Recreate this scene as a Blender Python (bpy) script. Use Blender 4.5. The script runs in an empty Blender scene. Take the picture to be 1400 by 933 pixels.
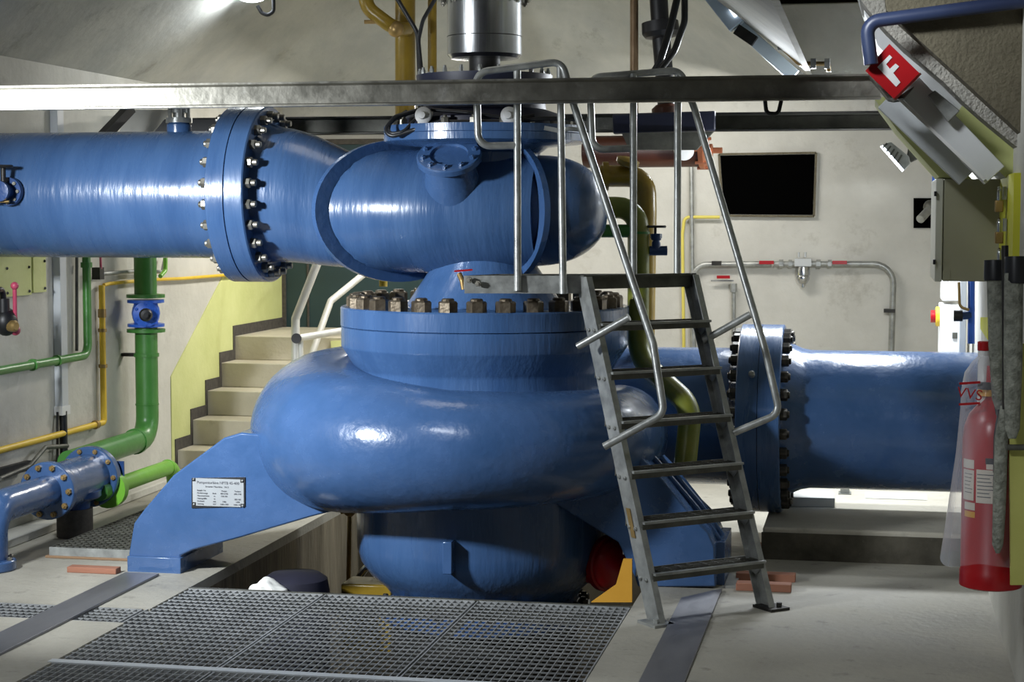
import bpy, bmesh, math, random
from mathutils import Vector, Matrix
random.seed(7)
PI = math.pi
V = Vector
COL = bpy.context.scene.collection

# ------------------------------------------------------------------ camera numbers
F = 2450.0
CAM = V((0, 0, 1.7))
PITCH = math.atan(171.5 / F)
YAW = math.atan(495 / math.hypot(F, 171.5))
FW = V((-math.sin(YAW) * math.cos(PITCH), math.cos(YAW) * math.cos(PITCH), -math.sin(PITCH)))
RT = V((math.cos(YAW), math.sin(YAW), 0))
UP = RT.cross(FW)
def ray(px, py): return FW + RT * ((px - 700) / F) + UP * ((466.5 - py) / F)
def at(px, py, d): return CAM + ray(px, py) * d
def on(axis, px, py, v):
    r = ray(px, py)
    return CAM + r * ((v - CAM[axis]) / r[axis])
def onX(px, py, v): return on(0, px, py, v)
def onY(px, py, v): return on(1, px, py, v)
def onZ(px, py, v=0.0): return on(2, px, py, v)

# ------------------------------------------------------------------ materials
def srgb(c):
    return tuple(((x / 255) / 12.92 if x / 255 <= .04045 else ((x / 255 + .055) / 1.055) ** 2.4) for x in c)
MATS = {}
def pmat(name, c1, c2=None, scale=3.0, rough=.6, metal=0.0, bump=0.0, bscale=None, stretch=(1, 1, 1),
         detail=6, lo=.35, hi=.65, spots=None, spot_scale=9, spot_amt=.6, coat=0, rvar=0.0):
    m = bpy.data.materials.new(name); m.use_nodes = True
    nt = m.node_tree; N = nt.nodes; L = nt.links
    b = N['Principled BSDF']
    c1 = srgb(c1)
    b.inputs['Roughness'].default_value = rough
    b.inputs['Metallic'].default_value = metal
    if coat: b.inputs['Coat Weight'].default_value = coat; b.inputs['Coat Roughness'].default_value = .12
    tc = N.new('ShaderNodeTexCoord'); mp = N.new('ShaderNodeMapping')
    mp.inputs['Scale'].default_value = stretch
    L.new(tc.outputs['Object'], mp.inputs['Vector'])
    if c2 is None:
        b.inputs['Base Color'].default_value = (*c1, 1)
        colout = None
    else:
        c2 = srgb(c2)
        nz = N.new('ShaderNodeTexNoise'); nz.inputs['Scale'].default_value = scale; nz.inputs['Detail'].default_value = detail
        nz.inputs['Roughness'].default_value = .6
        L.new(mp.outputs[0], nz.inputs['Vector'])
        rp = N.new('ShaderNodeValToRGB')
        rp.color_ramp.elements[0].position = lo; rp.color_ramp.elements[1].position = hi
        rp.color_ramp.elements[0].color = (*c1, 1); rp.color_ramp.elements[1].color = (*c2, 1)
        L.new(nz.outputs['Fac'], rp.inputs[0]); colout = rp.outputs[0]
        if spots:
            n2 = N.new('ShaderNodeTexNoise'); n2.inputs['Scale'].default_value = spot_scale; n2.inputs['Detail'].default_value = 8
            n2.inputs['Roughness'].default_value = .7
            L.new(mp.outputs[0], n2.inputs['Vector'])
            r2 = N.new('ShaderNodeValToRGB')
            r2.color_ramp.elements[0].position = .58; r2.color_ramp.elements[1].position = .72
            r2.color_ramp.elements[0].color = (0, 0, 0, 1); r2.color_ramp.elements[1].color = (spot_amt,) * 3 + (1,)
            L.new(n2.outputs['Fac'], r2.inputs[0])
            mx = N.new('ShaderNodeMix'); mx.data_type = 'RGBA'
            L.new(r2.outputs[0], mx.inputs[0]); L.new(colout, mx.inputs[6]); mx.inputs[7].default_value = (*srgb(spots), 1)
            colout = mx.outputs[2]
        L.new(colout, b.inputs['Base Color'])
        if rvar:
            mr = N.new('ShaderNodeMapRange'); mr.inputs[3].default_value = max(.05, rough - rvar); mr.inputs[4].default_value = rough + rvar
            mr.inputs[1].default_value = .3; mr.inputs[2].default_value = .7
            L.new(nz.outputs['Fac'], mr.inputs[0]); L.new(mr.outputs[0], b.inputs['Roughness'])
    if bump:
        bz = N.new('ShaderNodeTexNoise'); bz.inputs['Scale'].default_value = bscale or scale * 4; bz.inputs['Detail'].default_value = 5
        L.new(mp.outputs[0], bz.inputs['Vector'])
        bp = N.new('ShaderNodeBump'); bp.inputs['Strength'].default_value = bump; bp.inputs['Distance'].default_value = .02
        L.new(bz.outputs['Fac'], bp.inputs['Height']); L.new(bp.outputs[0], b.inputs['Normal'])
    MATS[name] = m
    return m
def emat(name, col, strength):
    m = bpy.data.materials.new(name); m.use_nodes = True
    b = m.node_tree.nodes['Principled BSDF']
    b.inputs['Base Color'].default_value = (.8, .8, .8, 1)
    b.inputs['Emission Color'].default_value = (*srgb(col), 1); b.inputs['Emission Strength'].default_value = strength
    return m

BLUE = pmat('blue_paint', (56, 86, 128), (64, 94, 138), 5, .25, 0, .14, 22, (1, 1, 1), spots=(40, 76, 128), spot_scale=3.5, spot_amt=.5, coat=.25, rvar=.07)
BLUEV = pmat('blue_paint_brushed_upright', (56, 86, 128), (65, 96, 139), 6, .27, 0, .16, 40, (1, 1, .14), spots=(38, 72, 122), spot_scale=7, spot_amt=.45, coat=.2, rvar=.07)
BLUER = pmat('blue_paint_brushed_round', (55, 84, 125), (65, 95, 136), 8, .27, 0, .16, 40, (1, .16, .16), spots=(36, 70, 116), spot_scale=5, spot_amt=.4, coat=.2, rvar=.07)
NAVY = pmat('navy_paint', (34, 62, 110), (40, 72, 124), 6, .3, 0, .12, 30)
DNAVY = pmat('dark_navy', (28, 32, 52), (34, 38, 60), 6, .5)
VALVEBLUE = pmat('valve_blue', (42, 92, 190), (52, 104, 205), 6, .3)
CONC = pmat('concrete_wall', (186, 184, 174), (204, 202, 192), 2.2, .85, 0, .25, 18, spots=(140, 137, 127), spot_scale=4, spot_amt=.35)
CONCB = pmat('concrete_back', (188, 187, 180), (204, 203, 196), 2.0, .85, 0, .2, 16, spots=(128, 122, 108), spot_scale=3.2, spot_amt=.4)
FLOORM = pmat('concrete_floor', (150, 146, 134), (172, 168, 155), 1.6, .6, 0, .25, 26, (1, 1, 1), spots=(70, 68, 62), spot_scale=7, spot_amt=.55, rvar=.15)
PLINTHT = pmat('plinth_concrete', (176, 171, 156), (198, 193, 178), 2.5, .7, 0, .2, 20, spots=(96, 92, 82), spot_scale=5, spot_amt=.4)
HOPPER = pmat('board_marked_concrete', (164, 165, 160), (184, 184, 176), 2.4, .75, 0, .18, 14, spots=(112, 108, 96), spot_scale=3.5, spot_amt=.5)
DARKCONC = pmat('old_raw_concrete', (92, 86, 70), (108, 102, 84), 6, .95, 0, .5, 60)
ROUGHC = pmat('cut_concrete', (150, 148, 140), (176, 172, 162), 12, .95, 0, .9, 70, spots=(90, 86, 78), spot_scale=16)
PITC = pmat('pit_concrete', (92, 84, 68), (140, 130, 108), 2.5, .85, 0, .3, 20, (1, 2.5, .35), spots=(40, 36, 28), spot_scale=3, spot_amt=.8)
GALV = pmat('galvanised', (138, 140, 137), (172, 174, 170), 14, .38, .45, .08, 40, rvar=.1)
GALVB = pmat('galvanised_beam', (138, 136, 126), (172, 169, 158), 7, .45, .7, .1, 30, (1, 1, 1), spots=(205, 203, 196), spot_scale=9, spot_amt=.7, rvar=.1)
GALVD = pmat('galvanised_dark', (80, 80, 74), (104, 104, 96), 10, .5, .45, .1, 40)
GRATE = pmat('grating_steel', (140, 142, 142), (172, 174, 174), 12, .5, .25)
STEEL = pmat('stainless', (190, 192, 194), (205, 207, 208), 30, .22, 1.0, .05, 60, (1, 1, .05))
PLATE = pmat('steel_plate', (118, 118, 122), (146, 146, 150), 3, .42, .6, .1, 20, (1, .3, 1), rvar=.1)
DSTEEL = pmat('dark_steel', (42, 42, 42), (62, 60, 56), 8, .5, .6, .1)
NUT = pmat('nut_steel', (88, 78, 64), (122, 112, 96), 22, .45, .75, .15, 50, spots=(70, 56, 40), spot_scale=40)
NUTD = pmat('nut_black_oxide', (44, 42, 38), (84, 80, 72), 30, .45, .6)
NUTG = pmat('nut_zinc', (120, 118, 108), (160, 156, 146), 22, .4, .8)
BLACK = pmat('black', (18, 18, 20), (26, 26, 28), 8, .45)
RUBBER = pmat('rubber', (22, 23, 26), (30, 32, 36), 10, .4)
VOID = pmat('void_black', (4, 4, 4), None, rough=1); VOID.node_tree.nodes['Principled BSDF'].inputs['Specular IOR Level'].default_value = 0
GREEN = pmat('green_paint', (62, 120, 50), (72, 132, 58), 6, .35, 0, .08)
LIME = pmat('lime_paint', (112, 176, 52), (122, 186, 60), 6, .35, 0, .06)
OLIVE = pmat('olive_paint', (92, 104, 34), (122, 122, 44), 5, .35, 0, .12, 20, spots=(58, 96, 42), spot_scale=5, spot_amt=.7)
MUSTARD = pmat('mustard_paint', (128, 104, 30), (150, 124, 42), 5, .3, 0, .1, 20)
YELLOW = pmat('yellow_paint', (214, 176, 44), (226, 190, 58), 6, .45)
PALEY = pmat('pale_yellow_paint', (192, 197, 130), (204, 208, 144), 3, .75, 0, .12, 30)
SIGNY = pmat('sign_yellow', (206, 206, 48), (214, 214, 60), 3, .5)
RED = pmat('red_paint', (156, 18, 24), (170, 24, 30), 5, .3)
PINK = pmat('pink_lever', (176, 66, 92), (188, 76, 102), 5, .4)
ORANGE = pmat('amber_paint', (206, 150, 46), (216, 160, 56), 5, .5)
BROWN = pmat('rust_brown_paint', (66, 34, 20), (78, 40, 25), 5, .4)
COPPER = pmat('copper', (184, 112, 78), (204, 132, 96), 8, .35, .6)
BRASS = pmat('brass', (150, 124, 76), (170, 142, 92), 10, .4, .6)
WHITE = pmat('white_plastic', (214, 214, 212), (222, 222, 220), 4, .45)
GREYW = pmat('painted_grey', (186, 190, 192), (196, 200, 202), 4, .5)
TRUNK = pmat('cable_trunking', (204, 206, 206), (214, 216, 216), 3, .5)
CABM = pmat('cabinet_beige', (150, 148, 124), (156, 154, 130), 3, .5)
CABD = pmat('cabinet_door', (186, 186, 172), (192, 192, 178), 3, .5)
PAPER = pmat('paper', (226, 226, 220), (234, 234, 228), 6, .8)
DOORM = pmat('door_green', (36, 56, 60), (40, 62, 66), 3, .4)
STAIR = pmat('stair_concrete', (182, 175, 156), (196, 189, 170), 3, .8, 0, .15, 25, spots=(120, 108, 88), spot_scale=6, spot_amt=.4)
SKIRT = pmat('dark_skirting', (62, 58, 54), (80, 76, 70), 30, .8)
WOOD = pmat('raw_timber', (120, 92, 66), (142, 114, 86), 6, .8, 0, .2, 30, (.2, 1, 1))
WOODR = pmat('red_timber', (140, 92, 70), (160, 110, 88), 6, .8, 0, .2, 30, (.2, 1, 1))
FELT = pmat('felt_grey', (100, 102, 92), (146, 148, 136), 30, .95, 0, .6, 90)
EMW = emat('lamp_glow', (235, 245, 255), 9.0)
EMT = emat('tube_glow', (235, 242, 250), 3.0)
CLOTHN = pmat('navy_cloth', (22, 22, 38), (30, 30, 48), 8, .8)
INK = pmat('ink', (88, 90, 96), None, rough=.7)
DARKINK = pmat('dark_ink', (52, 52, 56), None, rough=.7)
LABELM = pmat('label_paper', (198, 190, 176), (208, 200, 186), 6, .6)
film = bpy.data.materials.new('clear_film'); film.use_nodes = True
_nt = film.node_tree; _b = _nt.nodes['Principled BSDF']
_b.inputs['Base Color'].default_value = (.85, .86, .9, 1); _b.inputs['Roughness'].default_value = .16
_tr = _nt.nodes.new('ShaderNodeBsdfTransparent'); _mx = _nt.nodes.new('ShaderNodeMixShader'); _fr = _nt.nodes.new('ShaderNodeLayerWeight')
_fr.inputs[0].default_value = .28
_mr = _nt.nodes.new('ShaderNodeMapRange'); _mr.inputs[3].default_value = .09; _mr.inputs[4].default_value = .8
_nt.links.new(_fr.outputs['Facing'], _mr.inputs[0]); _nt.links.new(_mr.outputs[0], _mx.inputs[0])
_nt.links.new(_tr.outputs[0], _mx.inputs[1]); _nt.links.new(_b.outputs[0], _mx.inputs[2])
_nt.links.new(_mx.outputs[0], _nt.nodes['Material Output'].inputs[0])

# ------------------------------------------------------------------ mesh builder
def frame_of(axis, ref=None):
    a = V(axis).normalized()
    r = V(ref) if ref is not None else (V((0, 0, 1)) if abs(a.z) < .9 else V((1, 0, 0)))
    u = (r - a * r.dot(a)).normalized()
    return u, a.cross(u), a
def fillet(pts, rad, n=6):
    pts = [V(p) for p in pts]
    if len(pts) < 3 or rad <= 0: return pts
    out = [pts[0]]
    for i in range(1, len(pts) - 1):
        p, a, b = pts[i], pts[i - 1], pts[i + 1]
        d1, d2 = (a - p), (b - p)
        l = min(d1.length * .49, d2.length * .49)
        ang = d1.angle(d2)
        if ang > PI - .05: out.append(p); continue
        t = min(rad / math.tan(ang / 2), l)
        q1, q2 = p + d1.normalized() * t, p + d2.normalized() * t
        r2 = t * math.tan(ang / 2)
        c = p + (d1.normalized() + d2.normalized()).normalized() * (r2 / math.sin(ang / 2))
        e1, e2 = q1 - c, q2 - c
        tot = e1.angle(e2); ax = e1.cross(e2)
        if ax.length < 1e-9: out.append(p); continue
        for k in range(n + 1):
            out.append(c + Matrix.Rotation(tot * k / n, 3, ax.normalized()) @ e1)
    out.append(pts[-1])
    return out

class MB:
    def __init__(s): s.bm = bmesh.new()
    def face(s, vs):
        try: return s.bm.faces.new(vs)
        except ValueError: return None
    def box(s, c, size, rz=0, M=None):
        hx, hy, hz = [q / 2 for q in size]
        R = M if M is not None else Matrix.Rotation(rz, 3, 'Z')
        vs = [s.bm.verts.new(V(c) + R @ V((x, y, z))) for x in (-hx, hx) for y in (-hy, hy) for z in (-hz, hz)]
        for f in ((0, 1, 3, 2), (4, 6, 7, 5), (0, 4, 5, 1), (2, 3, 7, 6), (0, 2, 6, 4), (1, 5, 7, 3)): s.face([vs[i] for i in f])
        return s
    def bx(s, x0, x1, y0, y1, z0, z1):
        return s.box(((x0 + x1) / 2, (y0 + y1) / 2, (z0 + z1) / 2), (x1 - x0, y1 - y0, z1 - z0))
    def bar(s, a, b, w, h, ref=(0, 0, 1)):
        a, b = V(a), V(b); u, v, ax = frame_of(b - a, ref)
        M = Matrix((ax, v, u)).transposed()
        return s.box((a + b) / 2, ((b - a).length, w, h), M=M)
    def prism(s, poly, ext):
        ext = V(ext); A = [s.bm.verts.new(V(p)) for p in poly]; B = [s.bm.verts.new(V(p) + ext) for p in poly]
        n = len(poly); s.face(A[::-1]); s.face(B)
        for i in range(n): s.face([A[i], A[(i + 1) % n], B[(i + 1) % n], B[i]])
        return s
    def sweep(s, pts, rad, seg=16, caps=True, ysc=1, ref=None):
        pts = [V(p) for p in pts]; n = len(pts)
        rads = rad if isinstance(rad, (list, tuple)) else [rad] * n
        rings = []; u = None
        for i in range(n):
            t = (pts[min(i + 1, n - 1)] - pts[max(i - 1, 0)]).normalized()
            if u is None: u, v, _ = frame_of(t, ref)
            else:
                u = (u - t * u.dot(t)).normalized(); v = t.cross(u)
            rings.append([s.bm.verts.new(pts[i] + (u * math.cos(2 * PI * k / seg) + v * math.sin(2 * PI * k / seg) * ysc) * rads[i]) for k in range(seg)])
        for i in range(n - 1):
            for k in range(seg):
                s.face([rings[i][k], rings[i][(k + 1) % seg], rings[i + 1][(k + 1) % seg], rings[i + 1][k]])
        if caps: s.face(rings[0][::-1]); s.face(rings[-1])
        return s
    def tube(s, pts, r, fil=0, seg=14, n=6): return s.sweep(fillet(pts, fil, n), r, seg)
    def lathe(s, prof, o, axis=(0, 0, 1), seg=32, ref=None, closed=True):
        u, v, a = frame_of(axis, ref); o = V(o); rings = []
        for r, h in prof:
            if r < 1e-5: rings.append([s.bm.verts.new(o + a * h)])
            else: rings.append([s.bm.verts.new(o + a * h + (u * math.cos(2 * PI * k / seg) + v * math.sin(2 * PI * k / seg)) * r) for k in range(seg)])
        for A, B in zip(rings, rings[1:]):
            for k in range(seg):
                k2 = (k + 1) % seg
                if len(A) == 1 and len(B) == 1: continue
                if len(A) == 1: s.face([A[0], B[k2], B[k]])
                elif len(B) == 1: s.face([A[k], A[k2], B[0]])
                else: s.face([A[k], A[k2], B[k2], B[k]])
        if closed:
            if len(rings[0]) > 1: s.face(rings[0][::-1])
            if len(rings[-1]) > 1: s.face(rings[-1])
        return s
    def cyl(s, a, b, r, seg=20, r2=None):
        a, b = V(a), V(b)
        return s.lathe([(r, 0), (r if r2 is None else r2, (b - a).length)], a, b - a, seg)
    def ball(s, c, r, seg=16, sc=(1, 1, 1)):
        n = len(s.bm.verts)
        bmesh.ops.create_uvsphere(s.bm, u_segments=seg, v_segments=seg // 2 + 2, radius=1, matrix=Matrix.Translation(V(c)) @ Matrix.Diagonal((r * sc[0], r * sc[1], r * sc[2], 1)))
        return s
    def loft(s, rings, close=True):
        R = [[s.bm.verts.new(V(p)) for p in ring] for ring in rings]; n = len(R[0])
        for A, B in zip(R, R[1:]):
            for k in range(n if close else n - 1):
                s.face([A[k], A[(k + 1) % n], B[(k + 1) % n], B[k]])
        return s
    def build(s, name, mat, parent=None, kind=None, bevel=0, sharp=38, label=None, solid=0):
        bm = s.bm
        bmesh.ops.recalc_face_normals(bm, faces=bm.faces[:])
        for f in bm.faces: f.smooth = True
        lim = math.radians(sharp)
        for e in bm.edges:
            if len(e.link_faces) == 2:
                if e.calc_face_angle(0) > lim: e.smooth = False
            else: e.smooth = False
        me = bpy.data.meshes.new(name); bm.to_mesh(me); bm.free()
        me.materials.append(mat)
        o = bpy.data.objects.new(name, me); COL.objects.link(o)
        if parent is not None:
            o.parent = parent
            o.matrix_parent_inverse = Matrix.Translation(parent.location).inverted() if parent.type == 'EMPTY' else Matrix.Identity(4)
        if kind: o['kind'] = kind
        if label: o['label'] = label
        if bevel:
            md = o.modifiers.new('edge', 'BEVEL'); md.width = bevel; md.segments = 2; md.limit_method = 'ANGLE'; md.angle_limit = .6
        if solid:
            md = o.modifiers.new('skin', 'SOLIDIFY'); md.thickness = solid; md.offset = 0
        return o

def thing(name, loc, label, cat, group=None):
    o = bpy.data.objects.new(name, None); COL.objects.link(o); o.location = V(loc)
    o.empty_display_size = .1
    o['label'] = label; o['category'] = cat
    if group: o['group'] = group
    return o
def tag(o, label, cat, group=None):
    o['label'] = label; o['category'] = cat
    if group: o['group'] = group
    return o
def struct(name, mb, mat, **k): return mb.build(name, mat, kind='structure', **k)

def place(name, mesh_obj, M, parent):
    """a further copy of one part, standing at M"""
    o = mesh_obj.copy(); COL.objects.link(o); o.name = name
    o.parent = parent; o.matrix_parent_inverse = Matrix.Translation(parent.location).inverted() if parent.type == 'EMPTY' else Matrix.Identity(4)
    o.matrix_basis = M
    return o
def hexes(name, spots, mat, parent, rad, h, stub=.5, sh=.4, rnd=True):
    """hexagon nuts with a bolt end, one part each: spots = [(position, axis)]"""
    mb = MB(); mb.lathe([(rad, 0), (rad, h * .86), (rad * .86, h)], (0, 0, 0), (0, 0, 1), 6)
    mb.lathe([(rad * stub, h * .9), (rad * stub, h * (1 + sh) - .004), (rad * stub * .8, h * (1 + sh))], (0, 0, 0), (0, 0, 1), 12)
    first = None
    for p, ax in spots:
        u, v, a = frame_of(ax); R = Matrix((u, v, a)).transposed().to_4x4()
        R = Matrix.Translation(V(p)) @ R @ Matrix.Rotation(random.uniform(0, PI / 3) if rnd else 0, 4, 'Z')
        if first is None:
            first = mb.build(name, mat, parent, sharp=30); first.matrix_basis = R
        else: place(name, first, R, parent)
def ring_pts(c, axis, r, n, ph=0, ref=None):
    u, v, a = frame_of(axis, ref)
    return [V(c) + (u * math.cos(2 * PI * k / n + ph) + v * math.sin(2 * PI * k / n + ph)) * r for k in range(n)]
def text(name, body, loc, size, rot, mat, parent=None, align='CENTER', depth=.0006):
    cu = bpy.data.curves.new(name, 'FONT'); cu.body = body; cu.size = size; cu.align_x = align; cu.align_y = 'CENTER'; cu.extrude = depth
    cu.materials.append(mat)
    t = bpy.data.objects.new(name, cu); COL.objects.link(t)
    dg = bpy.context.evaluated_depsgraph_get()
    me = bpy.data.meshes.new_from_object(t.evaluated_get(dg))
    bpy.data.objects.remove(t)
    o = bpy.data.objects.new(name, me); COL.objects.link(o)
    if not me.materials: me.materials.append(mat)
    M = Matrix.Translation(V(loc)) @ rot.to_4x4()
    me.transform(M)
    if parent is not None:
        o.parent = parent
        if parent.type == 'EMPTY': o.matrix_parent_inverse = Matrix.Translation(parent.location).inverted()
    return o
FACE_FRONT = Matrix(((1, 0, 0), (0, 0, -1), (0, 1, 0)))      # text standing up in the XZ plane, read from -Y

# =================================================================== SETTING
LW, RW, BW = -4.455, .53, 13.2
PX0, PX1, PYB = -3.05, -1.01, 7.645            # the pit
fl = MB()
xs = [LW - .3, -4.3, PX0 - .05, PX0, PX1, RW + .3]
def slab(x0, x1, y0, y1): fl.bx(x0, x1, y0, y1, -.05, 0)
slab(LW - .3, PX0, -1.0, 6.93); slab(LW - .3, PX0, 7.2, BW + .2); slab(LW - .3, -4.2, 6.93, 7.2)
slab(PX0, PX1, -1.0, 4.9); slab(PX1, RW + .3, -1.0, BW + .2); slab(PX0, PX1, 10.4, BW + .2)
struct('floor', fl, FLOORM)
pit = MB()
pit.bx(PX0 - .15, PX0, 4.8, 10.4, -1.7, -.05).bx(PX1, PX1 + .15, 4.8, 10.4, -1.7, -.05).bx(PX0, PX1, 10.4, 10.55, -1.7, -.05).bx(PX0, PX1, 4.75, 4.9, -1.7, -.05)
pit.bx(PX0 - .15, PX1 + .15, 4.8, 10.5, -1.8, -1.7)
struct('trim_1', pit, PITC)
ch = MB(); ch.bx(-4.2, PX0 - .15, 6.93, 7.2, -.3, -.25); ch.bx(-4.2, PX0 - .15, 6.9, 6.93, -.3, -.05).bx(-4.2, PX0 - .15, 7.2, 7.23, -.3, -.05)
struct('trim_2', ch, DARKCONC)
w = MB(); w.bx(LW - .3, LW, 3.0, BW, -.02, 2.53)
struct('wall_left', w, CONC)
w = MB(); w.bx(LW - .3, RW + .3, BW, BW + .25, -.02, 3.4)
struct('wall_back', w, CONCB)
w = MB(); w.bx(RW, RW + .25, 3.0, BW, -.02, 3.2)
struct('wall_right', w, CONC)
# low kerb along the left wall
w = MB(); w.bx(LW, -4.31, 7.2, 10.95, 0, .05)
struct('baseboard_left', w, CONC, bevel=.008)
# raised plinth below the outlet pipe
w = MB(); w.bx(-.52, RW, 8.87, BW, 0, .16)
struct('trim_3', w, PLINTHT, bevel=.012)
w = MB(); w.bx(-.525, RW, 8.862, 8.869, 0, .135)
struct('baseboard_plinth', w, pmat('riser_dirt_and_shade', (62, 58, 48), (92, 88, 76), 5, .9, 0, .3, 30, spots=(150, 146, 132), spot_scale=6, spot_amt=.5))  # added dark facing: riser dirt plus the pipe's shade put into its colour

# ceiling: hopper of board-marked concrete around the shaft
cx, hw, ys = -2.43, 2.03, 11.05
def rimpts(half, z, yb, n=40, xr=None):
    pts = [(cx - half, 4.0, z), (cx - half, 6.0, z), (cx - half, 8.0, z)]
    for k in range(n + 1):
        a = PI - PI * k / n
        pts.append((cx + half * math.cos(a), ys + (yb - ys) * math.sin(a), z))
    pts += [(cx + half, 8.0, z), (cx + half, 6.0, z), (cx + half, 4.0, z)]
    return pts
h = MB(); h.loft([rimpts(hw, 2.53, BW - .02), rimpts(hw - .95, 3.27, BW - .75), rimpts(hw - 1.0, 3.30, BW - .80), rimpts(hw - 1.05, 5.2, BW - .85)], close=False)
h2 = rimpts(hw - 1.05, 5.2, BW - .85)
h.face([h.bm.verts.new(V(p)) for p in h2])
# flat ceiling outside the hopper rim
outer = [(LW - .3, 4.0, 2.531)] + [(LW - .3, 6, 2.531), (LW - .3, 8, 2.531)]
for p in rimpts(hw, 2.531, BW - .02)[3:-3]:
    outer.append((max(LW - .3, cx + (p[0] - cx) * 1.6) if p[0] < cx else min(-.37 if p[1] < 11.1 else -.2, cx + (p[0] - cx) * 1.6), BW if p[1] > 12.0 else p[1], 2.531))
outer += [(-.37, 8, 2.531), (-.37, 6, 2.531), (-.37, 4, 2.531)]
h.loft([outer, rimpts(hw, 2.53, BW - .02)], close=False)
struct('ceiling', h, HOPPER, sharp=30)

# block and white reveal beside the hopper
b = MB(); b.prism([onY(x, y, 10.9) for x, y in ((1064, 5), (1205, 2), (1205, 105), (1103, 105))], (0, .5, 0))
struct('trim_4', b, CONC, bevel=.01)
b = MB(); b.prism([onY(x, y, 10.82) for x, y in ((1036, -60), (1062, -4), (1260, -10), (1260, -60))], (0, .7, 0))
struct('trim_5', b, DARKCONC)
b = MB(); b.prism([onY(x, y, 10.95) for x, y in ((1020, -60), (1066, 5), (1106, 106), (1090, 106), (960, -60))], (0, .5, 0))
struct('trim_6', b, CONC)
# sloping haunch on the right (old soffit, cut edge, painted beam)
b = MB(); b.prism([onY(x, y, 6.95) for x, y in ((1196, -120), (1470, -120), (1470, 250), (1232, 32), (1212, 14))], (0, .35, 0))
struct('trim_7', b, DARKCONC)
edge = [onY(x, y, 7.1) for x, y in ((1150, -120), (1300, -120), (1470, 150), (1470, 275), (1400, 209), (1372, 186), (1345, 164), (1318, 140), (1290, 112), (1262, 88), (1236, 66), (1212, 42), (1194, 22), (1178, 2))]
b = MB(); b.prism(edge, (0, .5, 0))
struct('trim_8', b, ROUGHC)
b = MB(); b.prism([onY(x, y, 7.3) for x, y in ((1140, -120), (1240, -120), (1440, 150), (1440, 262), (1378, 246), (1300, 168), (1243, 108), (1200, 62), (1179, 8))], (0, .45, 0))
struct('trim_9', b, TRUNK)
b = MB(); b.prism([onY(x, y, 7.285) for x, y in ((1319, 139), (1332, 150), (1345, 164), (1358, 172), (1372, 188), (1400, 210), (1440, 246), (1440, 268), (1378, 246), (1300, 168))], (0, .012, 0))
struct('trim_10', b, PALEY)
b = MB(); b.prism([onY(x, y, 7.75) for x, y in ((1196, 136), (1226, 177), (1284, 242), (1330, 246), (1215, 130))], (0, .5, 0))
struct('trim_11', b, PALEY)

# stairs up to the door
st = MB(); Y0, RUN, RIS = 10.98, .275, .169
for k in range(5):
    st.bx(LW, -2.6, Y0 + RUN * k, BW, RIS * k, RIS * (k + 1))
struct('floor_stair', st, STAIR, bevel=.006)
# dark skirting stepping up along the wall
sk = MB(); poly = []
for k in range(5):
    poly += [(LW, Y0 + RUN * k - .035, RIS * k), (LW, Y0 + RUN * k - .035, RIS * (k + 1) + .075)] if k == 0 else [(LW, Y0 + RUN * k - .035, RIS * k + .075), (LW, Y0 + RUN * k - .035, RIS * (k + 1) + .075)]
poly += [(LW, BW, RIS * 5 + .075), (LW, BW, .3), (LW, Y0 + .3, 0)]
sk.prism(poly, (.012, 0, 0))
struct('baseboard_stair', sk, SKIRT)
yp = MB()
poly = [(LW, 10.9, 0.02), (LW, 10.9, .66), (LW, 12.15, 1.46), (LW, BW, 1.46)]
poly += [(LW, BW, .9)] + [(LW, Y0 + RUN * k - .03, RIS * (k + 1) + .07) for k in (4,)]
yp.prism([(LW, 10.9, .02), (LW, 10.9, .66), (LW, 12.15, 1.46), (LW, BW, 1.46), (LW, BW, .2), (LW, 11.2, .02)], (.006, 0, 0))
struct('trim_12', yp, PALEY)
dr = MB(); dr.bx(-4.42, -2.7, BW - .05, BW, RIS * 5, 2.24)
struct('door_1', dr, DOORM)
dj = MB(); dj.bx(LW, -4.42, BW - .07, BW, RIS * 5, 2.28).bx(-4.25, -4.235, BW - .06, BW - .05, RIS * 5, 2.24).bx(-4.42, -2.66, BW - .07, BW, 2.24, 2.28)
struct('trim_13', dj, SKIRT)
# dark openings in the back wall
op = MB(); op.prism([onY(x, y, BW - .015) for x, y in ((985, 213), (1114, 211), (1111, 294), (990, 293))], (0, .014, 0))
struct('window_1', op, VOID)
opf = MB()
pp = [onY(x, y, BW - .03) for x, y in ((983, 211), (1116, 209), (1113, 296), (988, 295))]
for i in range(4): opf.bar(pp[i], pp[(i + 1) % 4], .015, .02, (0, 1, 0))
struct('trim_14', opf, DARKCONC)
op = MB(); op.prism([onY(x, y, BW - .015) for x, y in ((1249, 271), (1281, 271), (1281, 312), (1249, 312))], (0, .014, 0))
struct('window_2', op, VOID)

# =================================================================== PUMP
PU = at(663, 600, 8.8); PXc, PYc = PU.x, PU.y
def pz(y): return onY(663, y, PYc).z
O0 = V((PXc, PYc, 0))
pump = thing('centrifugal_pump', (PXc, PYc, -.1), 'large blue vertical pump with snail-shaped casing standing over the grated pit', 'pump')
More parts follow.
